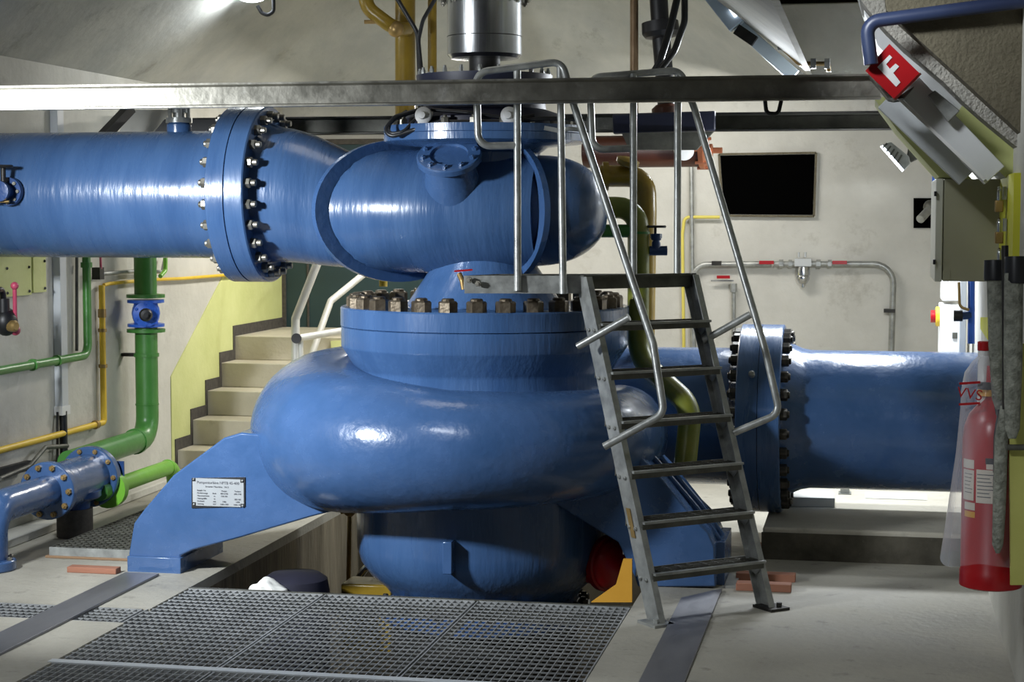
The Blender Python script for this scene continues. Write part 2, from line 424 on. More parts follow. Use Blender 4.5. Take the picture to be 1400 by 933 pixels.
# volute
ZC = .65
key = [(70, .56, .16), (30, .60, .20), (0, .665, .235), (-45, .73, .252), (-90, .778, .27), (-135, .78, .335), (-180, .775, .385), (-225, .795, .39), (-255, .80, .37), (-270, .80, .357)]
def lerpkey(a):
    for (a0, R0, r0), (a1, R1, r1) in zip(key, key[1:]):
        if a1 <= a <= a0:
            t = (a0 - a) / (a0 - a1); return R0 + (R1 - R0) * t, r0 + (r1 - r0) * t
pts, rads = [], []
a = 70
while a >= -270:
    R_, r_ = lerpkey(a)
    pts.append(O0 + V((R_ * math.cos(math.radians(a)), R_ * math.sin(math.radians(a)), ZC))); rads.append(r_); a -= 5
for k in range(1, 9):
    pts.append(O0 + V((k * .144, .80, ZC + .0008 * k))); rads.append(.357)
mb = MB(); mb.sweep(pts, rads, 48)
mb.build('volute_casing', BLUE, pump, sharp=60)
OUTY = PYc + .80
# central drum + neck
drum = MB()
drum.lathe([(.45, -.16), (.50, -.10), (.565, -.045), (.61, .02), (.628, .08), (.63, .12), (.63, .45)], O0, seg=80)
drum.build('lower_drum', BLUEV, pump, sharp=50)
nk = MB(); nk.lathe([(.655, .70), (.645, .80), (.632, .86), (.626, .95), (.634, .968), (.696, 1.066), (.70, 1.075), (.70, 1.165), (.696, 1.168)], O0, seg=96)
nk.build('casing_neck', BLUEV, pump, sharp=50)
fg = MB(); fg.lathe([(.69, 1.168), (.703, 1.172), (.703, 1.255), (.697, 1.262), (.30, 1.262)], O0, seg=96)
fg.build('cover_flange', BLUEV, pump)
hexes('nut', [(p, (0, 0, 1)) for p in ring_pts(O0 + V((0, 0, 1.262)), (0, 0, 1), .63, 30, .05)], NUT, pump, .047, .05, .62, .25)
# bottom bolting of drum
bf = MB(); bf.lathe([(.52, -.26), (.52, -.2), (.46, -.18), (.45, -.15)], O0, seg=64)
bf.build('bottom_flange', NAVY, pump)
hexes('bottom_nut', [(p, (0, 0, 1)) for p in ring_pts(O0 + V((0, 0, -.2)), (0, 0, 1), .49, 24)], DSTEEL, pump, .028, .03)
# lug on the drum
q = onY(616, 760, PYc - .63)
lug = MB(); lug.bx(q.x - .022, q.x + .022, PYc - .70, PYc - .60, onY(616, 783, PYc - .65).z, onY(616, 739, PYc - .65).z)
lug.build('lifting_lug', BLUE, pump, bevel=.004)
# feet
def foot(name, poly_px, yf, y1):
    mb = MB(); mb.prism([onY(x, y, yf) for x, y in poly_px], (0, y1 - yf, 0)); return mb
LFY = 7.965
left_poly = [(176, 783), (176, 757), (183, 716), (197, 697), (237, 650), (306, 599), (330, 592), (420, 600), (500, 640), (500, 688), (425, 707), (330, 735), (262, 753), (247, 760), (246, 783)]
fo = foot('support_foot', left_poly, LFY, LFY + .5)
lf = fo.build('support_foot', BLUE, pump, bevel=.008)
base = MB(); p0, p1 = onY(174, 783, LFY - .02), onY(247, 783, LFY - .02)
base.bx(p0.x, p1.x, LFY - .02, LFY + .55, -.005, .075)
base.build('foot_base', BLUE, lf, bevel=.004)
RFY = 8.09
right_poly = [(872, 803), (868, 790), (845, 742), (760, 690), (700, 640), (860, 600), (872, 622), (905, 655), (945, 705), (968, 728), (977, 748), (979, 803)]
fo = foot('support_foot', right_poly, RFY, RFY + .5)
rf = fo.build('support_foot', BLUE, pump, bevel=.008)
for dy in (.16, .30):   # raised ribs along the outer edge of the right foot
    rb = MB(); rb.sweep(fillet([onY(866, 610, RFY) + V((.012, dy, 0)), onY(945, 703, RFY) + V((.012, dy, 0)), onY(979, 750, RFY) + V((.01, dy, 0)), onY(980, 800, RFY) + V((.01, dy, 0))], .1), .012, 8)
    rb.build('weld_bead', BLUE, rf)
base = MB(); p1 = onY(988, 803, RFY); base.bx(onY(955, 803, RFY).x, p1.x, RFY + .1, RFY + .5, -.005, .2)
base.build('foot_base', BLUE, rf, bevel=.004)
# nameplate on the left foot
a_, b_, c_, d_ = [onY(x, y, LFY - .006) for x, y in ((262, 654), (335, 653), (335, 693), (262, 695))]
mb = MB(); mb.prism([a_, b_, c_, d_], (0, .008, 0)); npl = mb.build('nameplate', BLACK, pump, label='small grey data plate with black border')
cc = (a_ + b_ + c_ + d_) / 4; W_, H_ = (b_ - a_).length, (a_ - d_).length
mb = MB(); yy = LFY - .008
cut = .022
pl = [(-W_ / 2 + cut, H_ / 2 - .006), (W_ / 2 - cut, H_ / 2 - .006), (W_ / 2 - cut, H_ / 2 - cut), (W_ / 2 - .006, H_ / 2 - cut), (W_ / 2 - .006, -H_ / 2 + cut), (W_ / 2 - cut, -H_ / 2 + cut), (W_ / 2 - cut, -H_ / 2 + .006), (-W_ / 2 + cut, -H_ / 2 + .006), (-W_ / 2 + cut, -H_ / 2 + cut), (-W_ / 2 + .006, -H_ / 2 + cut), (-W_ / 2 + .006, H_ / 2 - cut), (-W_ / 2 + cut, H_ / 2 - cut)]
mb.prism([(cc.x + x, yy, cc.z + z) for x, z in pl], (0, .003, 0)); mb.build('plate_face', pmat('plate_grey', (150, 154, 156), (158, 162, 164), 6, .5), npl)
mb = MB()
for sx in (-1, 1):
    for sz in (-1, 1): mb.ball((cc.x + sx * (W_ / 2 - .012), yy, cc.z + sz * (H_ / 2 - .012)), .006, 8)
mb.build('plate_screw', GALV, npl)
ty = yy - .001
text('plate_lettering', 'Pumpenturbine NPTB 45-400', (cc.x, ty, cc.z + .046), .0175, FACE_FRONT, INK, npl)
text('plate_lettering', 'Inventar Maschine   Nr.2', (cc.x - .005, ty, cc.z + .027), .0115, FACE_FRONT, INK, npl)
rows = [('Baujahr Nr.', '', 'Pumpe', 'Turbine'), ('Fördermenge', 'l/min', '400-2100', '200-1100'), ('Manometrische', 'm', '150-180', ''), ('Nettogefälle', 'm', '', '200-300'), ('Drehzahl', 'min', '1480', '1490'), ('Leistung', 'kW', '1200-1500', '1000-1900')]
for i, r in enumerate(rows):
    for x, s_ in zip((-.105, -.03, .018, .085), r):
        if s_: text('plate_lettering', s_, (cc.x + x + (.0 if x < -.09 else .012), ty, cc.z + .008 - i * .0128), .0098, FACE_FRONT, INK, npl, 'LEFT' if x < -.09 else 'CENTER')

# suction branch, upper body
ZB = 1.722
xb0, xb1 = onY(470, 290, PYc).x, onY(730, 290, PYc).x
mb = MB()
N_ = 24; pts = []; rd = []
for k in range(N_ + 1):
    t = k / N_; x = xb0 - .12 + (xb1 + .05 - xb0 + .12) * t
    pts.append((x, PYc, ZB)); rd.append(.29 + .012 * math.sin(PI * t))
mb.sweep(pts, rd, 64, ysc=1.42, ref=(0, 0, 1))
RC1, RC2 = onY(551, 285, PYc).x, onY(690, 285, PYc).x
for v_ in mb.bm.verts:      # slimmer towards the ribs
    t_ = abs(v_.co.x - (RC1 + RC2) / 2) / .5
    v_.co.y = PYc + (v_.co.y - PYc) * (1 - .17 * min(1, t_ * t_))
for v_ in mb.bm.verts:      # the barrel is mitred where it meets the two ribs
    k_ = (v_.co.y - PYc) * math.tan(math.radians(38))
    v_.co.x = min(max(v_.co.x, RC1 + k_), RC2 - k_)
mb.build('suction_elbow', BLUER, pump, sharp=60)
# closing dome on the right
xe = onY(832, 300, PYc).x
mb = MB(); pts = []; rd = []
for k in range(15):
    t = k / 14; x = xb1 - .02 + (xe - xb1 + .02) * t
    pts.append((x, PYc, ZB + .015 * t)); rd.append(max(.012, .268 * math.sqrt(max(0, 1 - t ** 2.6))))
mb.sweep(pts, rd, 56, ysc=1.2, ref=(0, 0, 1))
mb.build('end_dome', BLUER, pump, sharp=60)
# stiffening ribs set at a slant
def rib(cpx, ang, r_in, r_out, th, bulge=1.0):
    c = V((onY(cpx, 285, PYc).x, PYc, ZB))
    n = V((math.cos(ang), -math.sin(ang), 0)); side = V((-n.y, n.x, 0)); mb = MB()
    seg = 64; rings = []
    for (r, t) in ((r_in, 0), (r_out, 0), (r_out, th), (r_in, th)):
        rings.append([c + n * t + side * (math.cos(2 * PI * k / seg) * r * bulge) + V((0, 0, 1)) * (math.sin(2 * PI * k / seg) * r) for k in range(seg)])
    mb.loft(rings + [rings[0]]); return mb
rib(549, math.radians(38), .20, .348, -.03, 1.47).build('stiffening_rib', BLUE, pump)
rib(692, math.radians(145), .20, .335, -.03, 1.34).build('stiffening_rib', BLUE, pump)
# neck below the elbow
mb = MB(); mb.lathe([(.40, 1.255), (.37, 1.285), (.34, 1.33), (.30, 1.39), (.26, 1.45), (.24, 1.55)], O0, seg=64)
mb.build('suction_neck', BLUEV, pump)
# bearing cover on top
mb = MB(); mb.lathe([(.26, 1.88), (.27, 2.0), (.31, 2.03), (.47, 2.046), (.488, 2.055), (.488, 2.088), (.484, 2.09), (.488, 2.092), (.488, 2.128), (.40, 2.132)], O0, seg=80)
mb.build('bearing_cover', BLUEV, pump)
hexes('cover_nut', [(p, (0, 0, 1)) for p in ring_pts(O0 + V((0, 0, 2.13)), (0, 0, 1), .44, 20, .1)], NUTG, pump, .02, .026)
mb = MB(); mb.lathe([(.40, 2.12), (.40, 2.165), (.36, 2.19), (.30, 2.21), (.28, 2.31), (.325, 2.315), (.33, 2.375), (.10, 2.385)], O0, seg=64)
mb.build('bearing_housing', DNAVY, pump)
hexes('stud', [(p, (0, 0, 1)) for p in ring_pts(O0 + V((0, 0, 2.374)), (0, 0, 1), .312, 22)], GALV, pump, .011, .022, .7, .5)
# white-capped sensors
for px_, dd in ((580, .47), (697, .47)):
    c = onY(px_, 158, PYc - .40)
    mb = MB(); mb.cyl(c, c + V((0, .12, 0)), .03); mb.lathe([(.038, 0), (.04, -.02), (.034, -.028), (.02, -.034), (.016, -.05), (0, -.052)], c, (0, 1, 0), 24)
    mb.build('sensor_cap', WHITE, pump)
# inspection cover
ic = onY(616, 230, PYc - .375); ax = V((.03, -.56, .83)).normalized()
mb = MB(); mb.lathe([(.15, -.2), (.132, -.06), (.122, -.01), (.12, .04), (.152, .048), (.152, .072), (.146, .078), (.09, .078), (.086, .066), (0, .064)], ic, ax, 48)
hc = mb.build('inspection_cover', BLUE, pump)
hexes('cover_bolt', [(p, ax) for p in ring_pts(ic + ax * .077, ax, .122, 10)], BLUE, hc, .014, .014)
# reducer + inlet flange belongs to the pump
ZI = 1.805
IFX0, IFX1 = onY(322, 270, PYc).x, onY(372, 270, PYc).x      # flange pair
mid = (IFX0 + IFX1) / 2
mb = MB(); mb.lathe([(.30, 0), (.432, 0), (.436, .005), (.436, IFX1 - mid - .006), (.430, IFX1 - mid), (.335, IFX1 - mid)], (mid, PYc, ZI), (1, 0, 0), 72)
mb.build('suction_flange', BLUER, pump)
mb = MB(); pts = []; rd = []
x1 = xb0 + .10
for k in range(13):
    t = k / 12; s_ = t * t * (3 - 2 * t)
    pts.append((IFX1 - .01 + (x1 - IFX1) * t, PYc, ZI + (ZB - ZI) * s_)); rd.append(.338 - .058 * s_ if t > .08 else .352 - .1 * t)
mb.sweep(pts, rd, 56, ref=(0, 0, 1)); mb.build('suction_reducer', BLUER, pump, sharp=60)
hexes('flange_bolt', [(p, (1, 0, 0)) for p in ring_pts((IFX1, PYc, ZI), (1, 0, 0), .388, 24, .13)], NUTG, pump, .026, .028, .6, .9)
# outlet flange half of pump
OFX0, OFX1 = onY(1014, 570, OUTY).x, onY(1072, 570, OUTY).x; omid = (OFX0 + OFX1) / 2
mb = MB(); mb.lathe([(.357, 0), (.482, 0), (.487, .005), (.487, omid - OFX0 - .003), (.34, omid - OFX0 - .003)], (OFX0, OUTY, ZC), (1, 0, 0), 72)
mb.build('discharge_flange', BLUER, pump)
hexes('flange_bolt', [(p, (-1, 0, 0)) for p in ring_pts((OFX0, OUTY, ZC), (1, 0, 0), .438, 28, .07)], NUTD, pump, .03, .036, .6, .3)

# =================================================================== INLET PIPE
inl = thing('inlet_pipe', (-3.9, PYc, ZI), 'thick blue suction pipe coming from the left wall to the bolted flange', 'pipe')
mb = MB(); mb.sweep([(LW - .2 + k * (IFX0 - LW + .2) / 12, PYc, ZI) for k in range(13)], .318, 64, ref=(0, 0, 1)); mb.build('pipe_barrel', BLUER, inl, sharp=60)
mb = MB(); mb.lathe([(.318, -.02), (.428, 0), (.436, .005), (.436, mid - IFX0 - .004), (.33, mid - IFX0 - .003)], (IFX0, PYc, ZI), (1, 0, 0), 72); mb.build('pipe_flange', BLUER, inl)
hexes('flange_nut', [(p, (-1, 0, 0)) for p in ring_pts((IFX0, PYc, ZI), (1, 0, 0), .395, 24, .13)], NUTG, inl, .026, .028, .6, .5)
c = onY(245, 180, PYc)
mb = MB(); mb.lathe([(.062, ZI + .29 - ZI), (.062, .35), (.052, .36)], (c.x, PYc, ZI), (0, 0, 1), 24); mb.build('nozzle', BLUE, inl)
mb = MB(); mb.lathe([(.066, .36), (.066, .385), (.03, .385), (.03, .41), (.05, .41), (.05, .43)], (c.x, PYc, ZI), (0, 0, 1), 20)
for p in ring_pts((c.x, PYc, ZI + .36), (0, 0, 1), .052, 6): mb.cyl(p, p + V((0, 0, .075)), .007, 8)
mb.build('nozzle_flange', GALV, inl)
c = onY(297, 265, PYc - .385)
mb = MB(); mb.cyl(c, c + V((.075, 0, 0)), .011, 10); mb.cyl(c + V((-.008, 0, 0)), c + V((.006, 0, 0)), .022, 6); mb.build('tie_bolt', DSTEEL, inl)
# small stop valve on the side of the inlet pipe
sv = thing('stop_valve', onY(12, 262, PYc - .40), 'small dark stop valve with handwheel bolted to the blue suction pipe near the left wall', 'valve')
c = onY(14, 262, PYc - .33)
mb = MB(); mb.lathe([(.07, 0), (.07, .03), (.035, .03), (.035, .10), (.05, .10), (.05, .12), (0, .125)], c, (0, -1, 0), 24); mb.build('valve_body', NAVY, sv)
hexes('valve_bolt', [(p, (0, -1, 0)) for p in ring_pts(c + V((0, -.03, 0)), (0, 1, 0), .055, 8)], NUTG, sv, .01, .01)
mb = MB(); s0 = c + V((.0, -.07, .0)); mb.cyl(s0, s0 + V((0, 0, .12)), .013, 12); mb.lathe([(.045, .115), (.05, .122), (.045, .129), (.01, .129)], s0, (0, 0, 1), 20); mb.build('handwheel', DSTEEL, sv)
mb = MB(); mb.tube([s0 + V((-.12, -.02, -.05)), s0 + V((0.04, -.02, -.05))], .006); mb.build('drain_tube', BRASS, sv)

# =================================================================== OUTLET PIPE
out = thing('outlet_pipe', (.0, OUTY, ZC), 'thick blue discharge pipe running to the right wall behind the step ladder', 'pipe')
mb = MB(); xs_ = [OFX1, OFX1 + .02, OFX1 + .05, OFX1 + .09, OFX1 + .14, .2, RW + .1]; rs_ = [.40, .39, .385, .366, .357, .357, .357]
mb.sweep([(x, OUTY, ZC) for x in xs_], rs_, 64, ref=(0, 0, 1)); mb.build('pipe_barrel', BLUE, out, sharp=60)
mb = MB(); mb.lathe([(.34, 0), (.487, 0), (.487, OFX1 - omid - .005), (.482, OFX1 - omid), (.39, OFX1 - omid)], (omid, OUTY, ZC), (1, 0, 0), 72); mb.build('pipe_flange', BLUER, out)
hexes('flange_nut', [(p, (1, 0, 0)) for p in ring_pts((OFX1, OUTY, ZC), (1, 0, 0), .438, 28, .07)], NUTD, out, .03, .036, .6, .3)
c = onY(1029, 480, OUTY - .38)
mb = MB(); mb.lathe([(.016, 0), (.016, -.02), (.01, -.024), (0, -.024)], V((c.x, OUTY, ZC)) + V((0, -.43, .26)), V((0, .86, -.5)), 12); mb.build('grease_plug', GALV, out)

# =================================================================== SHAFT COVER ABOVE THE PUMP
sc_ = thing('shaft_cover', (PXc, PYc, 2.40), 'shiny stainless steel drum over the pump shaft at the top', 'shaft cover')
mb = MB(); mb.lathe([(.075, 2.386), (.075, 2.46), (.11, 2.465)], O0, seg=32); mb.build('shaft', DSTEEL, sc_)
mb = MB(); mb.lathe([(.10, 2.455), (.165, 2.458), (.18, 2.475), (.18, 2.74), (.181, 2.742)], O0, seg=64); mb.build('drum', STEEL, sc_)
mb = MB(); mb.lathe([(.179, 2.56), (.1815, 2.561), (.1815, 2.564), (.179, 2.565)], O0, seg=64); mb.build('seam', DSTEEL, sc_)
mb = MB(); mb.lathe([(.17, 2.735), (.225, 2.735), (.23, 2.74), (.23, 2.765), (.17, 2.77)], O0, seg=64); mb.build('top_flange', GALV, sc_)
mb = MB(); mb.lathe([(.17, 2.76), (.20, 2.80), (.20, 3.6)], O0, seg=48); mb.build('motor_shaft', DSTEEL, sc_)
hexes('flange_nut', [(p, (0, 0, -1)) for p in ring_pts(O0 + V((0, 0, 2.735)), (0, 0, 1), .205, 12)], NUTG, sc_, .014, .016)

# =================================================================== BEAMS
def channel(name, a, b, hgt, dep, mat, label, cat, parent=None):
    """U section lying on its side, web away from the viewer"""
    a, b = V(a), V(b); L = b - a; n = V((-L.y, L.x, 0)).normalized()   # away from the camera
    t = .008
    prof = [(0, hgt / 2), (dep, hgt / 2), (dep, -hgt / 2), (0, -hgt / 2), (0, -hgt / 2 + t), (dep - t, -hgt / 2 + t * 1.8), (dep - t, hgt / 2 - t * 1.8), (0, hgt / 2 - t)]
    mb = MB(); mb.prism([a + n * d + V((0, 0, z)) for d, z in prof], L)
    return mb.build(name, mat)
A_, B_ = at(-168, 136.2, 7.62), at(1205, 118, 7.2)
o = channel('steel_beam', A_, B_, .101, .05, GALVB, '', ''); tag(o, 'galvanised channel beam crossing in front of the pump above the ladder', 'beam')
pend = B_
A2, B2 = at(205, 174, 10.6), at(1222, 164.5, 9.9)
o = channel('crane_rail', A2, B2, .098, .07, GALVD, '', ''); tag(o, 'dark steel rail crossing behind the pump below the front beam', 'rail')
mb = MB(); mb.bar(at(200, 163.5, 10.55), at(1222, 153, 9.85), .09, .008); mb.bar(at(200, 186, 10.55), at(1222, 177, 9.85), .09, .006)
mb.build('rail_flange', DSTEEL, o)
mb = MB(); mb.bar(at(838, 170, 10.0), at(978, 166, 9.95), .12, .11); mb.build('rail_sleeve', DNAVY, o, bevel=.01)
mb = MB(); mb.prism([at(x, y, 9.85) for x, y in ((850, 182), (975, 180), (952, 205), (860, 205))], (0, .05, 0)); mb.build('rail_bracket', GALVD, o)
# hook loop hanging below the front beam
mb = MB(); mb.tube([at(1046, 138, 7.3), at(1048, 155, 7.3), at(1064, 156, 7.3), at(1068, 138, 7.3)], .0085, .02, 10); o = mb.build('hanging_loop', RUBBER)
tag(o, 'black cable loop hanging below the front beam right of the ladder', 'cable')

# =================================================================== STEP LADDER
lad = thing('step_ladder', (-.66, 7.55, 0), 'galvanised step ladder with grated treads and tube handrails beside the pump', 'step ladder')
Nb = onZ(893, 853); Fb0 = onZ(1060, 830)
u = (Fb0 - Nb).normalized(); n = V((-u.y, u.x, 0)); WID = .605
ZP = 1.436; RUNL = .575; H7 = ZP / 7
def lp(w_, s_, z_):      # width, run fraction along n (metres), height
    return Nb + u * w_ + n * s_ + V((0, 0, z_))
def run(z_): return RUNL * z_ / ZP
for wv, sg in ((0, 1), (WID, -1)):
    mb = MB(); hw_ = .045
    prof = [(-hw_, 0), (hw_, 0), (hw_, .03 * sg), (hw_ - .006, .03 * sg), (hw_ - .006, .006 * sg), (-hw_ + .006, .006 * sg), (-hw_ + .006, .03 * sg), (-hw_, .03 * sg)]
    bot = [lp(wv + w2, s2 * 1.05 , 0.012) for s2, w2 in prof]
    top = [lp(wv + w2, run(ZP) + s2 * 1.05, ZP - .003) for s2, w2 in prof]
    mb.loft([bot, top]); mb.face([v for v in mb.bm.verts][:8]); mb.face([v for v in mb.bm.verts][8:])
    so = mb.build('stringer', GALV, lad)
    mb = MB(); mb.box(lp(wv + .0 * sg, -.02, .006), (.10, .13, .012), math.atan2(u.y, u.x)); mb.cyl(lp(wv - .02 * sg, -.05, .012), lp(wv - .02 * sg, -.05, .03), .012, 6)
    mb.build('foot_plate', GALV if wv == 0 else DSTEEL, so)
    hexes('stringer_bolt', [(lp(wv - .001 * sg, run(H7 * k - .03) + ds, H7 * k - .03), -u * sg) for k in range(1, 7) for ds in (-.022, .022)], GALV, so, .009, .008)
for k in range(1, 7):
    z = H7 * k; s0 = run(z) - .062; TD = .125
    mb = MB(); w0, w1 = .012, WID - .012
    rz = math.atan2(u.y, u.x)
    mb.box(lp((w0 + w1) / 2, s0, z - .016), (w1 - w0, .006, .034), rz)
    mb.box(lp((w0 + w1) / 2, s0 + TD, z - .016), (w1 - w0, .006, .034), rz)
    for j in range(10): mb.box(lp(w0 + (w1 - w0) * (j / 9), s0 + TD / 2, z - .013), (.004, TD, .024), rz)
    for j in range(1, 6): mb.box(lp((w0 + w1) / 2, s0 + TD * j / 6, z - .006), (w1 - w0, .003, .008), rz)
    tr = mb.build('tread', GALVD, lad)
    mb = MB(); mb.box(lp((w0 + w1) / 2, s0 - .008, z - .003), (w1 - w0, .022, .01), rz); mb.build('nosing', GALV, tr)
    mb = MB(); mb.prism([lp(w1 - .004, s0 + .01, z - .03), lp(w1 - .004, s0 + TD, z - .03), lp(w1 - .004, s0 + TD - .01, z - .045), lp(w1 - .004, s0 + .05, z - .07)], u * .004); mb.build('tread_bracket', GALV, tr)
# platform
PA = at(635, 378, 7.9); PA.z = ZP
PN = lp(0, run(ZP), ZP); PF = lp(WID, run(ZP), ZP)
PG = PA + V((.10, .25, 0)); 
mb = MB()
TH = .078
def rail4(a, b): mb.bar(a - V((0, 0, TH / 2)), b - V((0, 0, TH / 2)), .008, TH)
rail4(PA, PN); 
plat = mb.build('platform_edge', GALV, lad)
mb = MB(); TH = .06; rail4(PN, PF); rail4(PF, PG); rail4(PG, PA); mb.build('platform_frame', GALVD, lad)
mb = MB()
for j in range(1, 16):
    t = j / 16; mb.bar(PA.lerp(PN, t) - V((0, 0, .014)), PG.lerp(PF, t) - V((0, 0, .014)), .004, .024)
for j in range(1, 7):
    t = j / 7; mb.bar(PA.lerp(PG, t) - V((0, 0, .007)), PN.lerp(PF, t) - V((0, 0, .007)), .003, .01)
mb.bar(PN - V((0, 0, .002)) - n * .01, PF - V((0, 0, .002)) - n * .01, .035, .01)
mb.build('platform_grating', GALVD, lad)
c = at(654, 388, 7.88)
hexes('platform_bolt', [(c, (0, -1, 0)), (at(642, 383, 7.88), (0, -1, 0))], NUTG, lad, .014, .012)
# near handrail
R_ = .0165
def tubes(name, paths, fil=.055, r=R_):
    mb = MB()
    for p in paths: mb.tube([at(*q) for q in p], r, fil, 14)
    return mb.build(name, GALV, lad, sharp=60)
tubes('handrail', [
    [(704, 199, 7.88), (654, 200, 7.88), (651, 99, 7.88), (768, 84, 7.86), (786, 148, 7.82), (893, 470, 7.56), (908, 566, 7.50), (826, 611, 7.56)],
    [(708, 398, 7.88), (707, 92, 7.88)], [(770, 402, 7.85), (766, 88, 7.86)], [(790, 474, 7.72), (860, 434, 7.62)]])
tubes('handrail', [
    [(862, 203, 8.2), (810, 205, 8.2), (806, 106, 8.2), (930, 96, 8.24), (950, 150, 8.2), (1047, 482, 7.95), (1066, 566, 7.92), (1003, 592, 7.95)],
    [(866, 378, 8.18), (866, 101, 8.2)], [(926, 378, 8.22), (927, 97, 8.24)], [(962, 466, 8.08), (1026, 430, 8.0)]])
c = lp(-.005, run(.42) - .0, .42)
mb = MB(); mb.prism([lp(-.003, run(.36) - .016 + dx, z) for dx, z in ((0, .34), (.03, .34), (.075, .46), (.045, .46))], -u * .002); o = mb.build('type_label', BRASS, lad)

# =================================================================== GRATINGS
def grating(name, x0, x1, y0, y1, label, grp, px=.0315, py=.062, z=-.002, hgt=.03, mat=GRATE, border=.006):
    t = thing(name, ((x0 + x1) / 2, (y0 + y1) / 2, z - hgt), label, 'grating', grp)
    mb = MB(); nx = max(2, round((x1 - x0) / px)); ny = max(2, round((y1 - y0) / py))
    for i in range(1, nx): mb.bx(x0 + (x1 - x0) * i / nx - .0018, x0 + (x1 - x0) * i / nx + .0018, y0, y1, z - .014, z - .0005)
    for j in range(1, ny): mb.bx(x0, x1, y0 + (y1 - y0) * j / ny - .002, y0 + (y1 - y0) * j / ny + .002, z - .006, z)
    mb.build('mesh', mat, t)
    mb = MB()
    mb.bx(x0, x1, y0, y0 + border, z - hgt, z + .001).bx(x0, x1, y1 - border, y1, z - hgt, z + .001).bx(x0, x0 + border, y0, y1, z - hgt, z + .001).bx(x1 - border, x1, y0, y1, z - hgt, z + .001)
    mb.build('border', mat, t)
    return t
gx = [PX0 - .02, -2.40, -1.70, PX1]
names = ['left', 'middle', 'right']
lab_b = ['floor grating panel by the left steel plate, back row against the open pit', 'floor grating panel between its two neighbours, back row below the pump drum', 'floor grating panel beside the ladder foot, back row at the pit edge']
lab_f = ['leftmost floor grating panel of the front row in front of the bright bar', 'middle floor grating panel of the front row in front of the bright bar', 'rightmost floor grating panel of the front row in front of the bright bar']
for i in range(3):
    grating('floor_grating', gx[i] + .005, gx[i + 1] - .005, 6.30, PYB, lab_b[i], 'pit cover gratings')
    grating('floor_grating', gx[i] + .005, gx[i + 1] - .005, 4.92, 6.25, lab_f[i], 'pit cover gratings')
mb = MB(); mb.bx(PX0 - .02, PX1, 6.252, 6.298, -.07, 0.002); o = mb.build('grating_bar', GREYW); tag(o, 'bright flat steel bar between the two rows of floor gratings', 'bar')
grating('channel_grating', -4.19, PX0 - .03, 6.935, 7.195, 'narrow grating over the drain channel running left under the steel plate', None, .03, .05)
for yy_, lab in ((5.6, 'steel cross beam under the front row of gratings'),): pass
mb = MB(); mb.bx(PX0 - .0, PX1, PYB - .0, PYB + .012, -.09, .003); o = mb.build('pit_edge_angle', GALVD); tag(o, 'steel angle along the back edge of the gratings at the open pit', 'edge bar')
# raised grating on battens at the left
t = grating('walkway_grating', -4.0, -3.475, 8.2, 9.75, 'raised walkway grating lying on timber left of the blue pump foot', None, .034, .05, .052, .03, GALVD)
mb = MB(); mb.bx(-4.0, -3.475, 8.192, 8.20, .013, .055); mb.build('front_edge', GALV, t)
for (x0, x1, y0, y1, z0, z1, lab) in ((-4.02, -3.475, 8.185, 8.26, 0, .013, 'timber batten under the front edge of the raised walkway grating'), (-3.98, -3.5, 9.4, 9.48, 0, .022, 'timber batten under the far end of the raised walkway grating')):
    mb = MB(); mb.bx(x0, x1, y0, y1, z0, z1); o = mb.build('timber_batten', WOOD, bevel=.003); tag(o, lab, 'batten', 'timber battens on the left')
q = onZ(128, 783)
mb = MB(); mb.bx(onZ(92, 783).x, onZ(165, 783).x, q.y - .03, q.y + .03, 0, .028); o = mb.build('timber_batten', WOODR, bevel=.003); tag(o, 'loose red-brown timber batten on the floor in front of the raised walkway grating', 'batten', 'timber battens on the left')
# steel plates
mb = MB(); mb.bx(-3.46, -3.29, 5.2, 7.88, 0, .012); o = mb.build('steel_plate', PLATE, bevel=.002); tag(o, 'long flat steel strip on the floor leading to the left pump foot', 'steel strip')
mb = MB(); mb.prism([(-.815, 5.2, 0), (-.652, 5.2, 0), (-.652, 8.06, 0), (-.69, 8.02, 0), (-.72, 7.97, 0), (-.815, 7.83, 0)], (0, 0, .012)); o = mb.build('steel_plate', PLATE, bevel=.002); tag(o, 'long flat steel strip on the floor beside the ladder foot', 'steel strip')
# red battens on the right
for (xa, ya, xb, yb, lab, m_) in ((1006, 808, 1082, 809, 'red-brown timber batten right of the ladder, nearest of three', WOODR), (1006, 794, 1088, 794, 'red-brown timber batten right of the ladder, middle of three', WOODR), (1030, 754, 1096, 753, 'red-brown timber batten behind the ladder in shadow, farthest of three', WOODR)):
    a_, b_ = onZ(xa, ya), onZ(xb, yb)
    mb = MB(); mb.bx(a_.x, b_.x, a_.y, a_.y + .07, 0, .035); o = mb.build('timber_batten', m_, bevel=.003); tag(o, lab, 'batten', 'timber battens by the ladder')
a_ = onZ(1000, 805)
mb = MB(); mb.bx(a_.x - .03, a_.x + .02, a_.y, a_.y + .28, .0, .012); o = mb.build('flat_bar', GALV); tag(o, 'short grey flat bar lying at the right pump foot', 'bar')
# papers on the plinth
a_ = onZ(1108, 690, .16)
mb = MB(); mb.box((a_.x - .01, a_.y + .02, .185), (.27, .22, .05), .05); o = mb.build('paper_stack', PAPER, bevel=.003); tag(o, 'white block of papers on the ledge below the discharge pipe beside the flange', 'papers')
a_ = onZ(1225, 680, .16)
mb = MB(); mb.box((a_.x, a_.y + .02, .1625), (.33, .21, .003), .0); o = mb.build('paper_sheet', PAPER); tag(o, 'single white sheet lying on the ledge below the discharge pipe', 'paper')
a_ = onZ(1155, 676, .16)
mb = MB(); mb.bx(a_.x - .025, a_.x + .025, a_.y, a_.y + .06, .16, .225).bx(a_.x - .035, a_.x + .035, a_.y - .02, a_.y + .08, .16, .166); o = mb.build('pipe_support', GALV); tag(o, 'small steel support block on the ledge between the papers', 'support')

